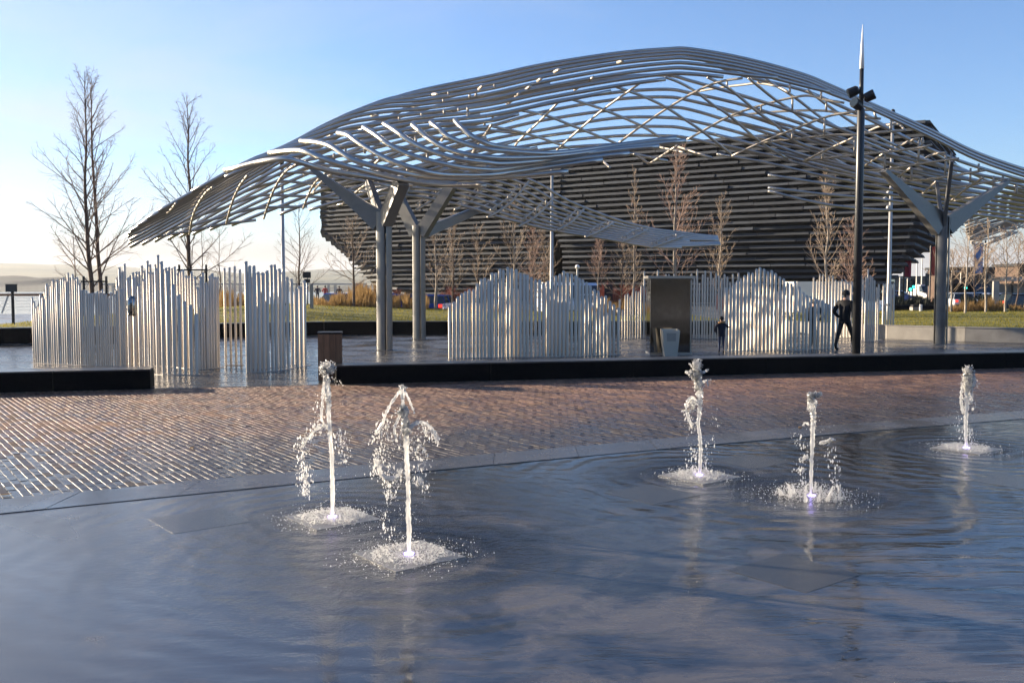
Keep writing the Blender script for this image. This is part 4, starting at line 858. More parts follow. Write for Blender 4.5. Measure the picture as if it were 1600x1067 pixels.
# ------------------------------------------------------------------ planting
def tufts(name, label, cat, areas, m, seed):
    rnd = random.Random(seed); g = MB()
    for (x0, x1, Y0, Y1, z0, h0, h1, n, w) in areas:
        for k in range(n):
            Y = rnd.uniform(Y0, Y1); px = rnd.uniform(x0, x1); x = (px - CX) / F * Y; h = rnd.uniform(h0, h1); cl = .72 + .28 * math.sin(px * .31) * math.sin(px * .13 + 1.0); h *= cl
            a = rnd.uniform(0, 6.28); lx, ly = math.cos(a) * h * rnd.uniform(.05, .35), math.sin(a) * h * rnd.uniform(.05, .35); ww_ = w * rnd.uniform(.6, 1.3)
            b0 = len(g.v); g.v += [Vector((x - ww_, Y, z0)), Vector((x + ww_, Y, z0)), Vector((x + lx * .4 + ww_ * .7, Y + ly * .4, z0 + h * .65)), Vector((x + lx, Y + ly, z0 + h)), Vector((x + lx * .4 - ww_ * .7, Y + ly * .4, z0 + h * .65))]
            g.f.append((b0, b0 + 1, b0 + 2, b0 + 3, b0 + 4)); g.m.append(0)
    o = g.build(name, m, kind='stuff'); return tag(o, label, cat)
tufts('dry_grass', 'tall tan ornamental grass behind the lawn on the left', 'grass', [(490, 530, 50, 56, .75, .4, .8, 900, .02), (520, 625, 50, 57, .6, .6, 1.3, 3000, .02), (545, 600, 52, 58, .7, 1.0, 1.9, 900, .02), (630, 668, 50, 56, .5, .6, 1.2, 1200, .02), (340, 385, 50, 56, .8, .6, 1.2, 900, .02), (925, 1010, 46, 52, .4, .5, 1.1, 1500, .02), (700, 830, 48, 54, .4, .3, .7, 900, .02)], M['tan_grass'], 5)
tufts('dry_grass', 'tan grass clumps along the top of the lawn on the right', 'grass', [(1478, 1506, 47, 49, .45, .4, .9, 700, .018), (1512, 1542, 47, 49, .5, .4, 1.0, 900, .018), (1546, 1566, 47, 49, .5, .5, 1.1, 700, .018), (1578, 1640, 47, 50, .55, .3, .7, 700, .018)], M['tan_grass'], 6)
tufts('dogwood', 'mass of red dogwood stems along the foot of the museum', 'shrubs', [(560, 625, 84, 88, .1, 1.4, 2.4, 2200, .035), (690, 770, 84, 88, 0, 1.2, 2.2, 2400, .035), (925, 1015, 80, 86, 0, 1.4, 2.6, 2400, .035), (1120, 1300, 78, 84, 0, .8, 1.6, 1500, .035)], M['dogwood'], 7)
tufts('dark_hedge', 'dark red brown hedge behind the long dark planter on the right', 'hedge', [(1392, 1475, 62, 66, .2, .7, 1.3, 4200, .05), (1505, 1560, 60, 63, .2, .6, 1.5, 2600, .05)], M['evergreen'], 8)
def dwall(px0, px1, Y, h, d, m, label, nm='planter_wall'):
    a, c = U(px0, 448, Y), U(px1, 448, Y); t = thing(nm, ((a.x + c.x) / 2, Y, 0), label, 'wall'); n = max(2, int((c.x - a.x) / 2.4))
    for k in range(n):
        b = MB(); x0, x1 = lerp(a.x, c.x, k / n) + .005, lerp(a.x, c.x, (k + 1) / n) - .005; b.hexa([(x0, Y, -.05), (x1, Y, -.05), (x1, Y + d, -.05), (x0, Y + d, -.05), (x0, Y, h), (x1, Y, h), (x1, Y + d, h), (x0, Y + d, h)]); b.build('block', m, t)
dwall(1382, 1468, 60, .72, 3, M['granite'], 'long dark planter wall in front of the red brown hedge')
dwall(1478, 1660, 56, .55, .6, M['granite'], 'dark wall behind the row of pale trees on the right')

# ------------------------------------------------------------------ quay railing, notice board, stakes, signs
rl0, rl1 = (-96, 63.5), (-25.5, 72.5)
rt = thing('quay_railing', (-60, 68, -.06), 'steel quay railing with leaning posts beside the bright river', 'railing')
a, c = Vector((*rl0, 0)), Vector((*rl1, 0)); n = 30
for k in range(n + 1):
    p = a.lerp(c, k / n); b = MB(); b.hexa([p + Vector((-.55, 0, -.05)), p + Vector((-.43, 0, -.05)), p + Vector((-.43, .06, -.05)), p + Vector((-.55, .06, -.05)), p + Vector((-.05, 0, 1.25)), p + Vector((.07, 0, 1.25)), p + Vector((.07, .06, 1.25)), p + Vector((-.05, .06, 1.25))]); b.build('post', M['galv'], rt)
b = MB(); b.tube([a + Vector((0, 0, 1.3)), c + Vector((0, 0, 1.3))], .09, 8); b.build('handrail', M['wood'], rt)
for z in (.2, .42, .64, .86, 1.06): b = MB(); b.tube([a + Vector((0, -.02, z)), c + Vector((0, -.02, z))], .012, 4); b.build('wire', M['galv'], rt)
p = G(21, 509, .45); nb = thing('notice_board', p, 'dark notice board on a single post seen from behind at the far left', 'sign')
b = MB(); b.tube([p, p + Vector((0, 0, U(20, 446, p.y).z - p.z))], .055, 8); b.build('post', M['black'], nb)
z0, z1 = U(20, 456, p.y).z, U(20, 444, p.y).z; b = MB(); b.box((p.x, p.y - .07, (z0 + z1) / 2), (.42, .04, z1 - z0)); b.build('panel', M['grey_metal'], nb)
for (px, Y, y0, w, lb) in [(153, 45, 440, 1.05, 'dark tree stake frame with a crossbar round the twin trunks'), (305, 45, 422, 1.25, 'dark tree stake frame with a crossbar round the tree behind the curling screen')]:
    p = U(px, 448, Y); p.z = 0; h = U(px, y0, Y).z; t = thing('tree_stakes', p, lb, 'tree stakes', 'dark tree stake frames')
    for s in (-1, 1): b = MB(); b.box(p + Vector((s * w / 2, -.3, h / 2 + .12)), (.08, .08, h + .25)); b.build('stake', M['black'], t)
    b = MB(); b.box(p + Vector((0, -.35, h)), (w + .16, .05, .07)); b.build('crossbar', M['black'], t)
def post_sign(name, px, Y, ytop, label, panels, pr=.05, pm=None):
    p = U(px, 448, Y); p.z = 0; h = U(px, ytop, Y).z; t = thing(name, p, label, 'sign'); b = MB(); b.tube([p, p + Vector((0, 0, h))], pr, 8); b.build('post', pm or M['galv'], t, smooth=True)
    for (a, c, y0, y1, m) in panels:
        q0, q1 = U(a, y1, Y), U(c, y0, Y); b = MB(); b.box(((q0.x + q1.x) / 2, Y - pr - .03, (q0.z + q1.z) / 2), (q1.x - q0.x, .05, q1.z - q0.z)); b.build('panel', m, t)
    return t
post_sign('road_sign', 480, 50, 424, 'dark backed road sign on a thin post behind the sparse pipe screen', [(474, 486, 425, 434.5, M['grey_metal']), (476, 485, 436, 442, M['grey_metal'])], .05)
post_sign('bollard_sign', 951, 52, 446, 'dark monolith sign between the middle screen and the kiosk', [(944, 957, 444.5, 470, M['cloth_navy'])], .06, M['black'])
mk = U(484, 448, 46); b = MB(); b.prism([(mk.x, 46), (mk.x + .14, 46), (mk.x + .14, 46.14), (mk.x, 46.14)], 0, 2.0); tag(b.build('marker_post', M['concrete'], loc=(mk.x, 46, 0)), 'square pale marker post beside the road sign', 'post')
# distant bridge over the river
br = thing('river_bridge', (-160, 780, -3), 'long low bridge on twin legged piers far across the river', 'bridge')
for k in range(14):
    x = -330 + k * 26; Y = 790; b = MB()
    for s in (-3.2, 3.2): b.hexa([(x + s - 1, Y - 2, -4), (x + s + 1, Y - 2, -4), (x + s + 1, Y + 2, -4), (x + s - 1, Y + 2, -4), (x + s * .8 - .8, Y - 2, 3.2), (x + s * .8 + .8, Y - 2, 3.2), (x + s * .8 + .8, Y + 2, 3.2), (x + s * .8 - .8, Y + 2, 3.2)])
    b.build('pier', M['concrete'], br)
b = MB(); b.box((-160, 790, 4.0), (380, 6, 1.4)); b.build('deck', M['concrete'], br)
# ------------------------------------------------------------------ people
def skin_body(name, J, E, root, mats, pick, parent, loc, rz, sub=1):
    bm = bmesh.new(); ly = bm.verts.layers.skin.verify(); vs = {}
    for k, (co, r) in J.items():
        v = bm.verts.new(co); vs[k] = v; v[ly].radius = r if isinstance(r, tuple) else (r, r); v[ly].use_root = (k in root)
    for a, b in E: bm.edges.new((vs[a], vs[b]))
    me = bpy.data.meshes.new(name + '_rig'); bm.to_mesh(me); bm.free(); o = bpy.data.objects.new(name + '_rig', me); COL.objects.link(o)
    sk = o.modifiers.new('skin', 'SKIN'); sk.use_smooth_shade = True; sb = o.modifiers.new('sub', 'SUBSURF'); sb.levels = sub; sb.render_levels = sub
    dg = bpy.context.evaluated_depsgraph_get(); m2 = bpy.data.meshes.new_from_object(o.evaluated_get(dg)); bpy.data.objects.remove(o); bpy.data.meshes.remove(me)
    m2.name = name; m2.materials.clear()
    for m in mats: m2.materials.append(m)
    for p in m2.polygons: p.use_smooth = True; p.material_index = pick(p.center)
    ob = bpy.data.objects.new(name, m2); COL.objects.link(ob); ob.parent = parent; return ob
def person(base, H, rz, label, top, legs, pose='walk', hat=None, hair=True, reach=False, fur=False, group=None):
    t = thing('person', base, label, 'person', group); t.rotation_euler = (0, 0, rz); s = H / 1.76
    st = {'walk': (-.30, .34), 'stand': (.03, -.02)}[pose]; V = lambda x, y, z: Vector((x, y, z)) * s
    J = {'pel': (V(0, 0, .96), (.155 * s, .115 * s)), 'spi': (V(0, .01, 1.12), (.165 * s, .125 * s)), 'che': (V(0, .02, 1.33), (.195 * s, .135 * s)), 'nek': (V(0, .03, 1.49), (.06 * s, .06 * s)),
         'jaw': (V(0, .06, 1.58), (.066 * s, .075 * s)), 'hed': (V(0, .05, 1.66), (.082 * s, .098 * s)), 'top': (V(0, .04, 1.735), (.05 * s, .06 * s)), 'nos': (V(0, .155, 1.62), .012 * s)}
    E = [('pel', 'spi'), ('spi', 'che'), ('che', 'nek'), ('nek', 'jaw'), ('jaw', 'hed'), ('hed', 'top'), ('jaw', 'nos')]
    for sd_, n in ((-1, 'l'), (1, 'r')):
        f = st[0] if n == 'l' else st[1]
        J.update({'hip' + n: (V(sd_ * .09, 0, .88), .095 * s), 'kne' + n: (V(sd_ * .10, f * .62 + .03, .49), .066 * s), 'ank' + n: (V(sd_ * .10, f - (.03 if f < 0 else 0), .10 + (.05 if f < -.1 else 0)), .046 * s), 'hee' + n: (V(sd_ * .10, f + .05, .045), .042 * s), 'toe' + n: (V(sd_ * .12, f + .17, .035), .034 * s)})
        E += [('pel', 'hip' + n), ('hip' + n, 'kne' + n), ('kne' + n, 'ank' + n), ('ank' + n, 'hee' + n), ('hee' + n, 'toe' + n)]
        if reach and n == 'r':
            J.update({'sho' + n: (V(sd_ * .19, .02, 1.40), .066 * s), 'elb' + n: (V(sd_ * .30, .22, 1.24), .05 * s), 'wri' + n: (V(sd_ * .40, .42, 1.26), .034 * s), 'pal' + n: (V(sd_ * .43, .49, 1.27), (.036 * s, .02 * s))})
            for q in range(4): J['fg%d' % q] = (V(sd_ * (.44 + .012 * q), .57 - .012 * abs(q - 1.4), 1.29 - .018 * q), .010 * s); E.append(('palr', 'fg%d' % q))
            J['thm'] = (V(sd_ * .40, .53, 1.315), .011 * s); E.append(('palr', 'thm'))
        else:                                                        # hands tucked into the jacket pockets
            J.update({'sho' + n: (V(sd_ * .215, .01, 1.41), .080 * s), 'elb' + n: (V(sd_ * .33, -.07, 1.13), .066 * s), 'wri' + n: (V(sd_ * .225, .07, .97), .046 * s)})
        E += [('che', 'sho' + n), ('sho' + n, 'elb' + n), ('elb' + n, 'wri' + n)]
        if 'pal' + n in J: E.append(('wri' + n, 'pal' + n))
    def pick(c):
        z = c.z / s
        if z > 1.505: return 2 if (c.y > .0 * s or z < 1.6) else 3
        if z > .84: return 2 if (reach and c.x > .385 * s) else 0
        return 1 if z > .085 else 4
    skin_body('body', J, E, {'pel'}, [top, legs, M['skin'], M['hair'], M['tyre']], pick, t, base, rz)
    if hair and not hat:
        b = MB(); b.ball(V(0, .02, 1.675), .115 * s, nu=12, nv=8, sc=(.93, 1.05, 1)); b.v = [v + base for v in b.v]; b.build('hair', M['hair'], t, smooth=True)
    if hat:
        b = MB(); n = 12
        for z, r in ((1.64, .112), (1.665, .116), (1.70, .113), (1.745, .098), (1.785, .066), (1.805, .02)):
            for k in range(n): w = 2 * math.pi * k / n; b.v.append(base + V(math.cos(w) * r * .93, .045 + math.sin(w) * r * 1.08, z))
        for j in range(5):
            for k in range(n): k2 = (k + 1) % n; b.f.append((j * n + k, j * n + k2, (j + 1) * n + k2, (j + 1) * n + k)); b.m.append(0)
        b.f.append(tuple(5 * n + k for k in range(n))); b.m.append(0); b.build('hat', hat, t, smooth=True)
    if fur:
        b = MB(); ringp = [base + V(math.cos(w) * .135, .01 + math.sin(w) * .13, 1.50 + .02 * math.cos(w)) for w in [2 * math.pi * k / 14 for k in range(15)]]; b.tube(ringp, .05 * s, 8, cap=False); b.build('fur_collar', M['fur'], t, smooth=True)
    b = MB(); b.tube([base + V(math.cos(w) * .168 * 1.0, .0 + math.sin(w) * .125, .845) for w in [2 * math.pi * k / 16 for k in range(17)]], .022 * s, 6, cap=False); b.build('jacket_hem', top, t, smooth=True)
    return t
pb = G(1319, 547); person(pb, 1.77, R(-50), 'person in black jacket, trousers and knitted hat walking past the lighting mast', M['cloth_black'], M['cloth_black'], 'walk', hat=M['cloth_black'])
person(G(1127, 551), 1.03, R(-10), 'small child in a dark coat with tan fur collar reaching for the pipes', M['cloth_navy'], M['denim'], 'stand', hat=M['cloth_black'], reach=True, fur=True)
person(U(1272, 543, 30.2) * 1.0, 1.52, R(20), 'dark haired person in black half hidden behind the low pipes', M['cloth_black'], M['cloth_black'], 'stand')
person(Vector((U(320, 448, 25.5).x, 25.5, 0)), 1.15, R(30), 'child in dark clothes behind the pipes left of the sparse screen', M['cloth_black'], M['denim'], 'walk')
def far_person(px, pyfeet, H, rz, label, top, legs, Y):
    p = U(px, 448, Y); p.z = U(px, pyfeet, Y).z; return person(p, H, rz, label, top, legs, 'walk')
far_person(496, 471, 1.75, R(10), 'distant walker in dark clothes on the quay, left of the one in red', M['cloth_navy'], M['cloth_black'], 108)
far_person(508, 470, 1.68, R(-10), 'distant walker in a red jacket on the quay', M['cloth_red'], M['cloth_black'], 108)
far_person(530, 473, 1.72, R(5), 'distant dark walker half hidden by the tan grass', M['cloth_navy'], M['cloth_black'], 100)
far_person(97, 468, 1.72, R(80), 'distant walker whose head shows over the left pipe screen', M['cloth_black'], M['cloth_black'], 80)

# ------------------------------------------------------------------ vehicles (local: length along x, width along y)
PAINT = {}
def paint(c):
    if c not in PAINT: PAINT[c] = mat('car_paint', c, 0.22, 0.1, spec=0.6)
    return PAINT[c]
def vehicle(loc, rz, label, col, kind='car', group='parked and passing vehicles'):
    t = thing({'car': 'parked_car', 'van': 'van'}[kind], loc, label, {'car': 'car', 'van': 'van'}[kind], group); t.rotation_euler = (0, 0, rz); o = Vector(loc); pm = paint(col)
    L, w, belt, roof, hood = (4.2, .88, .92, 1.46, .86) if kind == 'car' else (5.2, .98, 1.25, 2.25, 1.15)
    if kind == 'car': prof = [(-2.1, .38, .72), (-2.04, .3, .93), (-1.5, .26, .97), (.75, .26, .95), (1.85, .28, .80), (2.08, .36, .62)]
    else: prof = [(-2.6, .4, 1.26), (-2.55, .3, 1.27), (-1.5, .3, 1.27), (1.35, .3, 1.25), (2.4, .32, 1.02), (2.62, .4, .8)]
    b = MB()
    for x, z0, z1 in prof:
        f = 1 - .10 * max(0, abs(x) / (L / 2) - .75) * 4 * .25
        for y, z in ((-w * f * .96, z0), (-w * f, (z0 + z1) * .5), (-w * f * .95, z1), (w * f * .95, z1), (w * f, (z0 + z1) * .5), (w * f * .96, z0)): b.v.append(o + Vector((x, y, z)))
    for i in range(len(prof) - 1):
        for k in range(6): k2 = (k + 1) % 6; b.f.append((i * 6 + k, i * 6 + k2, i * 6 + 6 + k2, i * 6 + 6 + k)); b.m.append(0)
    b.f.append(tuple(range(6))); b.m.append(0); n = (len(prof) - 1) * 6; b.f.append(tuple(n + k for k in range(6))); b.m.append(0); b.build('body', pm, t)
    def hood_(x0, x1, x2, x3, z0, z1, wi, nm, m):
        g = MB(); g.hexa([o + Vector(p) for p in ((x0, -w * .93, z0), (x1, -w * .93, z0), (x1, w * .93, z0), (x0, w * .93, z0), (x2, -wi, z1), (x3, -wi, z1), (x3, wi, z1), (x2, wi, z1))]); return g.build(nm, m, t)
    if kind == 'car':
        hood_(-1.85, 1.05, -1.45, .25, .93, 1.40, w * .74, 'windows', M['glass']); hood_(-1.47, .27, -1.38, .15, 1.40, 1.46, w * .70, 'roof', pm)
        for s in (-1, 1):
            for xa, xb in ((-1.62, -1.42), (-.45, -.45), (.98, .24)):
                g = MB(); g.tube([o + Vector((xa, s * w * .935, .93)), o + Vector((xb, s * w * .755, 1.40))], .035, 5); g.build('pillar', pm, t)
    else:
        hood_(-2.55, .75, -2.5, .55, 1.25, roof, w * .88, 'load_body', pm); hood_(.74, 1.75, .56, 1.0, 1.25, 2.05, w * .84, 'windows', M['glass']); hood_(.55, 1.02, .5, .85, 2.05, roof - .02, w * .84, 'roof', pm)
        for y in (-.48, .48): g = MB(); g.box(o + Vector((-2.545, y, 1.72)), (.05, .6, .5)); g.build('rear_window', M['glass'], t)
    for sx in (-L * .31, L * .32):
        for s in (-1, 1):
            c = o + Vector((sx, s * (w - .09), .32)); g = MB(); g.tube([c - Vector((0, .1, 0)), c + Vector((0, .1, 0))], .32, 14); wh = g.build('wheel', M['tyre'], t)
            g = MB(); g.tube([c + Vector((0, s * .095, 0)), c + Vector((0, s * .107, 0))], .2, 10); g.build('rim', M['steel_thin'], wh)
    zl = .68 if kind == 'car' else .9
    for s in (-1, 1):
        g = MB(); g.box(o + Vector((L / 2 - .07, s * w * .72, zl)), (.12, .3, .13)); g.build('headlight', M['lamphead'], t)
        g = MB(); g.box(o + Vector((-L / 2 + .02, s * w * .78, zl + .12)), (.1, .22, .2)); g.build('tail_light', M['lampred'], t)
    for sx in (-1, 1): g = MB(); g.box(o + Vector((sx * (L / 2 + .01), 0, .42)), (.1, w * 1.8, .2)); g.build('bumper', M['black'], t)
    return t
def vp(px, Y, z=-.06): p = U(px, 448, Y); p.z = z; return p
blue = (.012, .035, .20)
vehicle(vp(540, 66, 0), R(60), 'blue car half hidden by tan grass at the left', blue)
vehicle(vp(622, 64), R(75), 'blue car behind the first forked column', (.012, .03, .16))
vehicle(vp(686, 60), R(78), 'blue car seen end on beside the white birch', blue)
vehicle(vp(668, 66), R(80), 'dark blue car left of the end on blue car', (.012, .025, .10))
vehicle(vp(575, 70), R(10), 'grey car behind the tan grass', (.22, .22, .22))
vehicle(vp(612, 78), R(5), 'blue car farther back by the red dogwood', (.02, .05, .22))
vehicle(vp(872, 62), R(-80), 'white van behind the middle pipe screen, left one', (.72, .72, .72), 'van')
vehicle(vp(912, 64), R(-60), 'white car behind the right part of the middle pipe screen', (.70, .70, .72))
vehicle(vp(912, 74), R(-85), 'pale blue van behind the white car', (.45, .52, .66), 'van')
vehicle(vp(1300, 55), R(8), 'cream van behind the pipes left of the lighting mast', (.70, .66, .55), 'van')
vehicle(vp(1442, 128), R(-84), 'white van in the street beyond the museum corner', (.75, .73, .68), 'van')
vehicle(vp(1408, 120), R(-30), 'small blue car in the far street under the museum corner', (.03, .06, .2))
vehicle(vp(1498, 80), R(80), 'pale hatchback with red tail lights right of the thick column', (.5, .52, .55))
vehicle(vp(1532, 84), R(-82), 'white car in the street behind the leaning trees', (.72, .73, .75))
vehicle(vp(1571, 74), R(-8), 'silver blue car behind the row of pale trees', (.3, .36, .5))
vehicle(vp(1602, 72), R(5), 'dark car with a red tail light at the right edge', (.015, .015, .017))
vehicle(vp(1524, 96), R(-85), 'dark van in the street behind the hedge', (.02, .02, .022), 'van')

# ------------------------------------------------------------------ street beyond the museum
def banner(px, Y, ytop, xb0, xb1, yb0, yb1, m, label, pm):
    p = vp(px, Y); h = U(px, ytop, Y).z; t = thing('banner_pole', p, label, 'banner'); b = MB(); b.tube([p, Vector((p.x, p.y, h))], .07, 8); b.build('pole', pm, t)
    q0, q1 = U(xb0, yb1, Y), U(xb1, yb0, Y); f = MB(); n = 8
    for i in range(n + 1):
        x = lerp(q0.x, q1.x, i / n); y = Y + .06 * math.sin(i * .9)
        f.v += [Vector((x, y - .01, q0.z)), Vector((x, y - .01, q1.z)), Vector((x, y + .01, q0.z)), Vector((x, y + .01, q1.z))]
    for i in range(n): a = i * 4; f.f += [(a, a + 4, a + 5, a + 1), (a + 2, a + 3, a + 7, a + 6)]; f.m += [0, 0]
    f.build('banner', m, t)
M['ban_red'] = mat('red_banner', (.42, .02, .05), .8, col2=(.20, .012, .035), vscale=1.6)
M['ban_rust'] = mat('rust_banner', (.40, .05, .03), .8, col2=(.16, .03, .025), vscale=1.2)
M['ban_blue'] = mat('blue_banner', (.03, .10, .30), .8, col2=(.22, .30, .42), vscale=1.3)
banner(1412, 92, 403, 1412.5, 1424.5, 406, 432.5, M['ban_red'], 'red hanging banner under the museum corner', M['black'])
banner(1453, 78, 384, 1453.5, 1466, 386, 431, M['ban_rust'], 'rust red banner partly behind the thick forked column', M['black'])
banner(1538, 84, 376, 1521, 1537, 380, 427, M['ban_blue'], 'tall blue and grey banner below the distant canopy', M['black'])
def traffic_light(px, Y, ytop, label):
    p = vp(px, Y); h = U(px, ytop, Y).z; t = thing('traffic_light', p, label, 'traffic light', 'traffic lights showing green'); b = MB(); b.tube([p, Vector((p.x, p.y, h))], .06, 8); b.build('pole', M['grey_metal'], t)
    b = MB(); b.box((p.x, p.y - .12, h - .35), (.36, .2, 1.0)); hd = b.build('signal_head', M['black'], t)
    for k, m in enumerate((M['glass'], M['glass'], M['lampgreen'])): b = MB(); c = Vector((p.x, p.y - .225, h - .05 - k * .3)); b.tube([c, c - Vector((0, .03, 0))], .13, 10); b.build('lamp', m, hd)
traffic_light(1421, 88, 441, 'traffic light with a green lamp, lower one by the red banner')
traffic_light(1426, 96, 438, 'traffic light with a green lamp, taller one by the red banner')
traffic_light(1507, 90, 439, 'traffic light with a green lamp right of the thick column')
post_sign('road_sign', 1449, 95, 424, 'large grey direction sign between the banners', [(1445, 1454, 427, 447, M['grey_metal'])], .06)
for k, (px, Y, yt) in enumerate([(1406, 110, 432), (1432, 118, 408), (1440, 130, 398), (1418, 120, 434), (1501, 105, 424)]):
    p = vp(px, Y); h = U(px, yt, Y).z; t = thing('street_lamp', p, ['thin street lamp left of the red banner', 'thin street lamp just right of the red banner', 'tallest thin street lamp in the far street', 'pale post directly under the red banner', 'thin street lamp right of the thick column'][k], 'lamp post', 'thin lamps in the far street')
    b = MB(); b.tube([p, Vector((p.x, p.y, h))], [.11, .06], 6); b.build('pole', M['galv'], t); b = MB(); b.box((p.x - .5, p.y, h), (1.1, .16, .08)); b.build('lamp_arm', M['galv'], t)
bnb = vp(1430.5, 50, 0); t = thing('grey_litter_bin', bnb, 'square grey litter bin with dark open top beside a white bollard', 'litter bin')
b = MB(); b.box(bnb + Vector((0, 0, .42)), (.40, .4, .84)); b.build('shell', M['concrete'], t); b = MB(); b.box(bnb + Vector((0, 0, .9)), (.34, .34, .14)); b.build('hood', M['black'], t)
for px, hh in ((1439.5, 1.0),): p = vp(px, 49, 0); b = MB(); b.tube([p, p + Vector((0, 0, hh))], .075, 10); tag(b.build('bollard', M['white'], loc=p), 'plain white bollard right of the grey litter bin', 'bollard')
p = vp(1456, 48, 0); b = MB(); b.hexa([p + Vector(q) for q in ((-.02, 0, 0), (.22, 0, 0), (.22, .5, 0), (-.02, .5, 0), (-.14, 0, .66), (.04, 0, .66), (.04, .5, .66), (-.14, .5, .66))]); tag(b.build('seat_end', M['concrete'], loc=p), 'leaning pale concrete seat end left of the thick column', 'seat')
p = vp(1556, 53, .2); b = MB(); b.box(p + Vector((0, 0, 1.0)), (.32, .16, 2.0)); tag(b.build('stone_totem', M['concrete'], loc=p), 'upright pale stone totem among the trees on the right', 'totem')
p = vp(902, 55, 0); t = thing('globe_lamp', p, 'short lamp post with a small white globe behind the middle screen', 'lamp post'); h = U(902, 417, 55).z
b = MB(); b.tube([p, Vector((p.x, p.y, h - .1))], .05, 8); b.build('pole', M['galv'], t); b = MB(); b.ball((p.x, p.y, h), .13); b.build('globe', M['white'], t, smooth=True)
def building(px0, px1, Y, ytop, dep, m, label, rows, cols, mroof, step=None):
    a, c = vp(px0, Y), vp(px1, Y); h = U(px0, ytop, Y).z; t = thing('building', ((a.x + c.x) / 2, Y, -.06), label, 'building'); b = MB(); b.hexa([(a.x, Y, -.06), (c.x, Y, -.06), (c.x, Y + dep, -.06), (a.x, Y + dep, -.06), (a.x, Y, h), (c.x, Y, h), (c.x, Y + dep, h), (a.x, Y + dep, h)]); b.build('wall', m, t)
    b = MB(); b.box(((a.x + c.x) / 2, Y + dep / 2, h + .15), (c.x - a.x + .5, dep + .5, .3)); b.build('roof', mroof, t)
    for r in range(rows):
        for k in range(cols):
            x = lerp(a.x, c.x, (k + .5) / cols); z = lerp(0.8, h, (r + .5) / rows); w = MB(); w.box((x, Y - .02, z), ((c.x - a.x) / cols * .6, .08, h / rows * .5)); w.build('window', M['glass'], t)
M['brownwall'] = mat('brown_cladding', (.085, .052, .036), .8, var=.25, vscale=.5); M['tealwall'] = mat('teal_glass_wall', (.03, .05, .06), .3)
building(1398, 1462, 190, 434, 20, M['tealwall'], 'dark teal block at the end of the far street', 2, 8, M['black'])
building(1476, 1592, 120, 421, 5, M['brownwall'], 'long low brown building behind the trees on the right', 1, 9, M['black'])
building(1590, 1680, 105, 416, 5, M['brownwall'], 'brown building with a chimney block at the right edge', 1, 4, M['black'])
sh = thing('bus_shelter', vp(1590, 82), 'long flat roofed bus shelter behind the pale trees at the right', 'bus shelter'); q0, q1 = U(1556, 436, 82), U(1660, 434, 82)
b = MB(); b.box(((q0.x + q1.x) / 2, 82, q0.z), (q1.x - q0.x, 2.4, .35)); b.build('roof', M['concrete'], sh)
for px in (1560, 1582, 1606, 1630, 1655): p = vp(px, 82.8); b = MB(); b.tube([p, Vector((p.x, p.y, q0.z - .17))], .09, 8); b.build('post', M['black'], sh)
b = MB(); b.box(((q0.x + q1.x) / 2, 83.1, q0.z * .5), (q1.x - q0.x - .4, .04, q0.z * .7)); b.build('back_panel', M['concrete'], sh)

# the city blocks behind the viewer (seen in the polished steel and the wet stone)
def block(x0, x1, y0, dep, h, m, label, rows, cols):
    t = thing('city_block', ((x0 + x1) / 2, y0, -.06), label, 'building'); b = MB(); b.hexa([(x0, y0 - dep, -.06), (x1, y0 - dep, -.06), (x1, y0, -.06), (x0, y0, -.06), (x0, y0 - dep, h), (x1, y0 - dep, h), (x1, y0, h), (x0, y0, h)]); b.build('wall', m, t)
    b = MB(); b.box(((x0 + x1) / 2, y0 - dep / 2, h + .3), (x1 - x0 + .8, dep + .8, .6)); b.build('roof', M['black'], t)
    for r in range(rows):
        for k in range(cols): w = MB(); w.box((lerp(x0, x1, (k + .5) / cols), y0 + .03, lerp(1.0, h, (r + .5) / rows)), ((x1 - x0) / cols * .5, .1, h / rows * .55)); w.build('window', M['glass'], t)
M['city'] = mat('dark_city_wall', (.026, .025, .025), .8, var=.3, vscale=.2)
block(-46, -12, -44, 16, 17, M['city'], 'brown city block facing the basin from behind the viewer, lower one', 5, 9)
block(-8, 34, -48, 18, 21, M['city'], 'dark city block facing the basin from behind the viewer, taller one', 6, 11)

# ------------------------------------------------------------------ fountain jets
def water_mat():
    m = bpy.data.materials.new('foaming_water'); m.use_nodes = True; n, l = m.node_tree.nodes, m.node_tree.links; n.remove(n['Principled BSDF'])
    d = n.new('ShaderNodeBsdfDiffuse'); d.inputs[0].default_value = (.88, .88, .88, 1); tr = n.new('ShaderNodeBsdfTranslucent'); tr.inputs[0].default_value = (.97, .97, .96, 1)
    g = n.new('ShaderNodeBsdfGlossy'); g.inputs['Roughness'].default_value = .12; gl = n.new('ShaderNodeBsdfGlass'); gl.inputs['IOR'].default_value = 1.33; gl.inputs['Roughness'].default_value = .08
    m1 = n.new('ShaderNodeMixShader'); m1.inputs[0].default_value = .75; l.new(d.outputs[0], m1.inputs[1]); l.new(tr.outputs[0], m1.inputs[2])
    m2 = n.new('ShaderNodeMixShader'); m2.inputs[0].default_value = .38; l.new(m1.outputs[0], m2.inputs[1]); l.new(gl.outputs[0], m2.inputs[2])
    fr = n.new('ShaderNodeFresnel'); fr.inputs[0].default_value = 1.33; m3 = n.new('ShaderNodeMixShader'); l.new(fr.outputs[0], m3.inputs[0]); l.new(m2.outputs[0], m3.inputs[1]); l.new(g.outputs[0], m3.inputs[2])
    l.new(m3.outputs[0], n['Material Output'].inputs[0]); return m
M['water'] = water_mat(); M['nozzle'] = mat('violet_nozzle_light', (.3, .2, .6), .3, emit=(.45, .35, 1.0), estr=2.2)
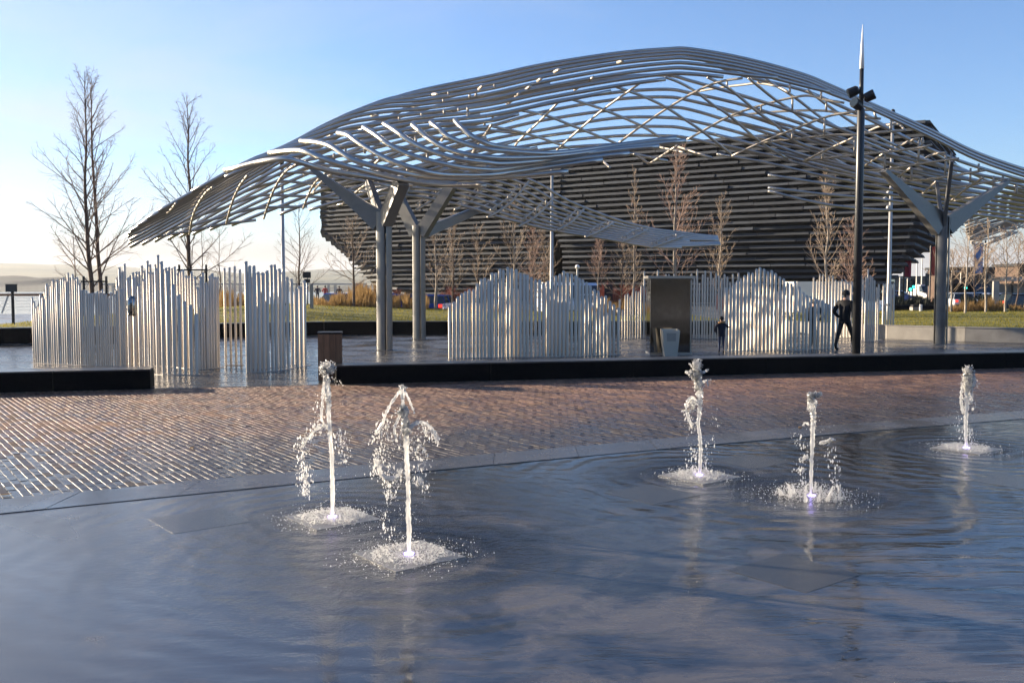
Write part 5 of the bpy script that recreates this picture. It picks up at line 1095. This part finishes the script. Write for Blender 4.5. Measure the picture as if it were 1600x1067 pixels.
def jet(k, main, radii, strands, blobs, clouds, splash_r, splash_h, nsp, label, seed, tile=True):
    rnd = random.Random(seed); base = JP[k].copy(); Y = base.y; sc = Y / F; t = thing('fountain_jet', base, label, 'water jet', 'water jets rising from the basin')
    W3 = lambda x, y, dy=0.0: U(x, y, Y + dy)
    b = MB(); P = crom([W3(x, y, rnd.gauss(0, .01)) for x, y in main], 9); n = len(P); seg = 9; rr = [itp(i / (n - 1), radii) * .82 * sc for i in range(n)]
    b.tube(P, rr, seg)
    for i in range(n * seg): f = (i // seg) / n; q = b.v[i]; c = P[i // seg]; b.v[i] = c + (q - c) * (1 + rnd.gauss(0, .12 + .34 * f)) + Vector((0, 0, rnd.gauss(0, .35 * sc * (1 + 3 * f))))
    b.build('water_column', M['water'], t, smooth=True)
    s = MB()
    for st, r0, r1 in strands:
        Q = crom([W3(x, y, rnd.gauss(0, .03)) for x, y in st], 7); m = len(Q); s0 = len(s.v); s.tube(Q, [lerp(r0, r1, i / (m - 1)) * sc * rnd.uniform(.6, 1.4) for i in range(m)], 6)
        for i in range(m * 6): s.v[s0 + i] = s.v[s0 + i] + Vector((rnd.gauss(0, .8), rnd.gauss(0, .8), rnd.gauss(0, .8))) * sc * .5
    for (x, y, rx, rz) in blobs:                                     # frothy heads: a ragged core with beads of water flung off it
        c = W3(x, y); s0 = len(s.v); s.ball(c, sc, nu=14, nv=11, sc=(rx * .8, rx * .8, rz * .85))
        for i in range(s0, len(s.v)):
            d = s.v[i] - c; q = d / sc
            s.v[i] = c + d * (.92 + .55 * mnoise.noise(q * .30 + Vector((seed * 7, x, 0))) + .40 * mnoise.noise(q * .8 + Vector((x, seed, 3)))) + Vector((rnd.gauss(0, .5), rnd.gauss(0, .5), rnd.gauss(0, .5))) * sc
        for q in range(int(rx * rz * 1.1)):
            d = Vector((rnd.gauss(0, 1), rnd.gauss(0, 1), rnd.gauss(0, 1))).normalized() * rnd.uniform(.75, 1.35)
            s.octa(c + Vector((d.x * rx, d.y * rx, d.z * rz)) * sc, sc * rnd.choice((.5, .7, .9, 1.3)), rnd.uniform(.7, 1.8))
    if s.v: s.build('water_strands', M['water'], t, smooth=True, kind='stuff')
    dr = MB()
    for (x0, y0, x1, y1, wd, n_, r) in clouds:                        # droplets along falling arcs
        for q in range(n_):
            f = rnd.random(); dr.octa(W3(lerp(x0, x1, f) + rnd.gauss(0, wd), lerp(y0, y1, f) + rnd.gauss(0, wd * .6), rnd.gauss(0, wd * sc * .7)), r * sc * rnd.choice((.16, .2, .25, .3, .35, .45, .65)), rnd.uniform(1.2, 3.4))
    for q in range(260):                                              # stray drops round the column
        h = main[0][1] - rnd.random() ** 1.3 * (main[0][1] - main[-1][1]) * .85; x = itp(-h, [(-yy, xx) for xx, yy in main]); dr.octa(W3(x + rnd.gauss(0, 16), h, rnd.gauss(0, .12)), sc * rnd.choice((.2, .28, .36, .5)), rnd.uniform(1, 2.5))
    dr.build('droplets', M['water'], t, kind='stuff')
    sp = MB()
    for q in range(int(nsp * 1.5)):                                              # churned water round the nozzle
        a = rnd.uniform(0, 6.283); rad = splash_r * (rnd.random() ** .5); ex = rnd.random(); rad *= 1 + (ex ** 6) * 1.6
        rad *= 1 + .25 * mnoise.noise(Vector((a * 2, seed, 0))); hmax = splash_h * (math.exp(-((rad / splash_r - .75) / .35) ** 2) * .9 + .25); sp.octa(base + Vector((math.cos(a) * rad, math.sin(a) * rad, .004 + rnd.random() ** 2.4 * hmax)), rnd.choice((.0012, .0016, .0021, .0028, .0045)) * (1.3 if ex < .1 else 1), rnd.uniform(.6, 1.6))
    for q in range(int(14 * splash_h / .05)):
        a = rnd.uniform(0, 6.283); rad = splash_r * rnd.uniform(.45, .95); o = base + Vector((math.cos(a) * rad, math.sin(a) * rad, 0)); h = splash_h * rnd.uniform(.25, 1.25)
        sp.tube([o, o + Vector((math.cos(a) * .012, math.sin(a) * .012, h * .6)), o + Vector((math.cos(a) * .03 + rnd.gauss(0, .01), math.sin(a) * .03, h))], [.016, .009, .002], 6)
    sp.build('splash', M['water'], t, kind='stuff')
    if tile: b = MB(); b.prism([base + pdir * (.58 * a) + pper * (.58 * e) for a, e in ((-.5, -.5), (.5, -.5), (.5, .5), (-.5, .5))], -.03, -.0015); b.build('nozzle_plate', M['plate'], t)
    b = MB(); b.tube([base + Vector((0, 0, .002)), base + Vector((0, 0, .012))], .035, 14); b.build('nozzle', M['nozzle'], t)
col = [(0, 3.0), (.1, 4.2), (.5, 4.0), (.75, 4.6), (1, 4.2)]
jet(0, [(519, 808), (519.5, 770), (519, 735), (517, 690), (514, 650), (513, 620), (511, 590), (511, 576)], col,
    [([(508, 590), (505, 610), (504, 625), (502, 650), (506, 665)], 2.6, 1.6), ([(516, 672), (505, 664), (492, 672), (480, 686), (470, 700)], 3.2, 1.6), ([(506, 586), (508, 606), (512, 630)], 2, 2.5)],
    [(511, 573, 12, 9), (507, 578, 8, 8), (517, 577, 7, 7)], [(500, 662, 470, 700, 6, 130, 2.4), (470, 695, 478, 770, 7, 190, 2.2), (474, 740, 480, 775, 4, 60, 2.6), (530, 675, 538, 725, 8, 120, 2), (517, 590, 535, 602, 3, 26, 1.6), (500, 620, 505, 680, 7, 60, 2)], .26, .032, 2400, 'foremost but one jet, thin column with a round head, left of the widest jet', 1)
jet(1, [(639, 866), (639, 830), (638, 790), (637, 745), (635, 700), (634, 670), (631, 645), (628, 632)], [(0, 3.4), (.1, 4.6), (.5, 4.6), (.75, 5.6), (.9, 6.5), (1, 3.5)],
    [([(628, 606), (618, 620), (610, 632), (602, 648), (598, 662), (588, 676)], 2.2, 2.6), ([(629, 606), (637, 620), (643, 634), (648, 646)], 2.0, 1.6), ([(628, 604), (629, 620), (630, 640)], 2.4, 3.5), ([(640, 668), (652, 660), (664, 661), (675, 671), (684, 686)], 3.6, 2.2), ([(588, 715), (594, 738), (606, 747), (620, 744), (628, 732)], 3.4, 3.0), ([(630, 640), (622, 655), (616, 672), (620, 690)], 2.6, 1.8)],
    [(628.5, 606, 5.5, 5), (629, 645, 9, 10), (634, 668, 9, 14)], [(606, 655, 585, 690, 7, 120, 2.2), (590, 700, 590, 745, 6, 150, 2.2), (600, 745, 612, 785, 5, 90, 2.4), (660, 665, 685, 690, 6, 120, 2.4), (650, 680, 662, 740, 9, 180, 2.2), (645, 745, 668, 765, 6, 80, 2.2), (615, 660, 605, 740, 10, 150, 2), (600, 800, 608, 840, 5, 40, 2.6), (625, 735, 612, 775, 6, 80, 2.2)], .26, .032, 2800, 'nearest and widest jet, pointed top with spreading strands', 2)
jet(2, [(1093, 743), (1094, 720), (1095, 700), (1093, 680), (1091, 660), (1093, 640), (1094, 620), (1092, 600), (1088, 580), (1088, 566)], [(0, 2.8), (.1, 3.6), (.5, 3.2), (.65, 4.5), (.8, 7), (.92, 7.5), (1, 3)],
    [([(1092, 632), (1082, 622), (1075, 626), (1072, 640), (1076, 652), (1081, 668)], 3.0, 2.0), ([(1090, 590), (1082, 586), (1075, 583), (1072, 580)], 3.4, 1.8), ([(1092, 580), (1098, 582), (1104, 579), (1107, 577)], 2.6, 1.4), ([(1094, 600), (1100, 596), (1107, 593)], 2.6, 1.4)],
    [(1088, 572, 8.5, 11), (1087, 586, 8, 8), (1091, 602, 7, 9), (1080, 582, 6, 4), (1082, 632, 6, 9)], [(1072, 640, 1083, 672, 4, 70, 2), (1082, 700, 1085, 742, 5, 110, 2), (1100, 690, 1104, 735, 6, 60, 1.8), (1096, 600, 1110, 596, 4, 36, 1.8), (1050, 742, 1075, 748, 10, 70, 1.6), (1100, 640, 1120, 660, 8, 24, 1.5)], .24, .03, 2000, 'ragged headed jet in front of the kiosk, third from the left', 3)
jet(3, [(1267, 776), (1267.5, 750), (1268, 720), (1269, 695), (1270, 670), (1271, 655), (1269, 640), (1268, 625), (1267, 617)], [(0, 2.4), (.12, 3.0), (.4, 3.6), (.6, 5), (.8, 5.4), (1, 4.5)],
    [([(1264, 616), (1272, 617), (1279, 616), (1283, 615)], 4.2, 3.2), ([(1273, 622), (1275, 632), (1272, 642)], 2.6, 2.0), ([(1264, 622), (1263, 635), (1262, 640)], 2.2, 1.2), ([(1282, 692), (1290, 690), (1300, 686)], 2.6, 2.6), ([(1264, 664), (1258, 660), (1254, 665)], 1.6, 1.4)],
    [(1266, 619, 6, 5.5), (1276, 617, 6, 4.5)], [(1282, 693, 1302, 686, 2, 40, 2.6), (1250, 720, 1262, 712, 3, 40, 2.2), (1245, 733, 1256, 736, 4, 40, 2.4), (1300, 695, 1308, 745, 6, 46, 2.6), (1246, 680, 1258, 700, 6, 40, 2), (1300, 745, 1310, 762, 5, 30, 2.6), (1274, 630, 1279, 632, 2, 8, 2), (1254, 745, 1258, 760, 4, 16, 2.4)], .29, .085, 2800, 'jet with a crown of splashing water at its foot, left of the lighting mast', 4, tile=False)
jet(4, [(1510, 701), (1509, 680), (1509, 660), (1510, 640), (1511, 620), (1512, 600), (1513, 585), (1513, 575)], [(0, 2.6), (.15, 3.0), (.5, 4.0), (.75, 7.0), (.9, 8.5), (1, 4)],
    [([(1505, 600), (1502, 615), (1502, 630), (1505, 645)], 2.4, 2.2), ([(1520, 588), (1522, 598), (1519, 606)], 4, 2), ([(1517, 612), (1518, 622), (1517, 630)], 1.6, 2.2)],
    [(1513, 579, 7.5, 8), (1513, 591, 9, 10), (1511, 602, 8, 9)], [(1517, 605, 1521, 640, 2.5, 40, 2), (1516, 670, 1518, 695, 3, 50, 2), (1500, 655, 1506, 690, 7, 40, 1.6), (1522, 595, 1530, 604, 3, 16, 1.5)], .26, .03, 2000, 'farthest jet with a smooth bulging head, near the right edge', 5)
# fallen leaves on the wet bricks
for (px, py) in [(8, 773), (1250, 668), (300, 700), (905, 640)]:
    p = G(px, py, .006); b = MB(); a = random.uniform(0, 3); q = lambda u, v: p + Vector((math.cos(a) * u - math.sin(a) * v, math.sin(a) * u + math.cos(a) * v, .004 + abs(u) * .12))
    b.quad(q(-.05, 0), q(-.02, -.025), q(.03, -.02), q(.06, 0), q(.03, .02), q(-.02, .025)); b.quad(*[v - Vector((0, 0, .002)) for v in reversed(b.v[:6])])
    tag(b.build('fallen_leaf', M['tan_grass'], loc=p), {8: 'dry leaf on the bricks at the left edge next to the kerb', 1250: 'dry leaf beside the kerb behind the crowned jet', 300: 'dry leaf in the middle of the left brick paving', 905: 'dry leaf on the bricks in front of the long bench'}[px], 'leaf')
# dry leaf colours come from the dead grass material; air that pales the far shore
hz = MB(); hz.hexa([(-5200, -70, -4.2), (5200, -70, -4.2), (5200, 6800, -4.2), (-5200, 6800, -4.2), (-5200, -70, 160), (5200, -70, 160), (5200, 6800, 160), (-5200, 6800, 160)])
hm = bpy.data.materials.new('haze'); hm.use_nodes = True; hn, hl = hm.node_tree.nodes, hm.node_tree.links; hn.remove(hn['Principled BSDF'])
pv = hn.new('ShaderNodeVolumePrincipled'); pv.inputs['Color'].default_value = (.86, .90, .96, 1); pv.inputs['Density'].default_value = 0.00012; pv.inputs['Anisotropy'].default_value = 0.3; hl.new(pv.outputs[0], hn['Material Output'].inputs['Volume'])
ho = hz.build('haze', hm, kind='stuff')
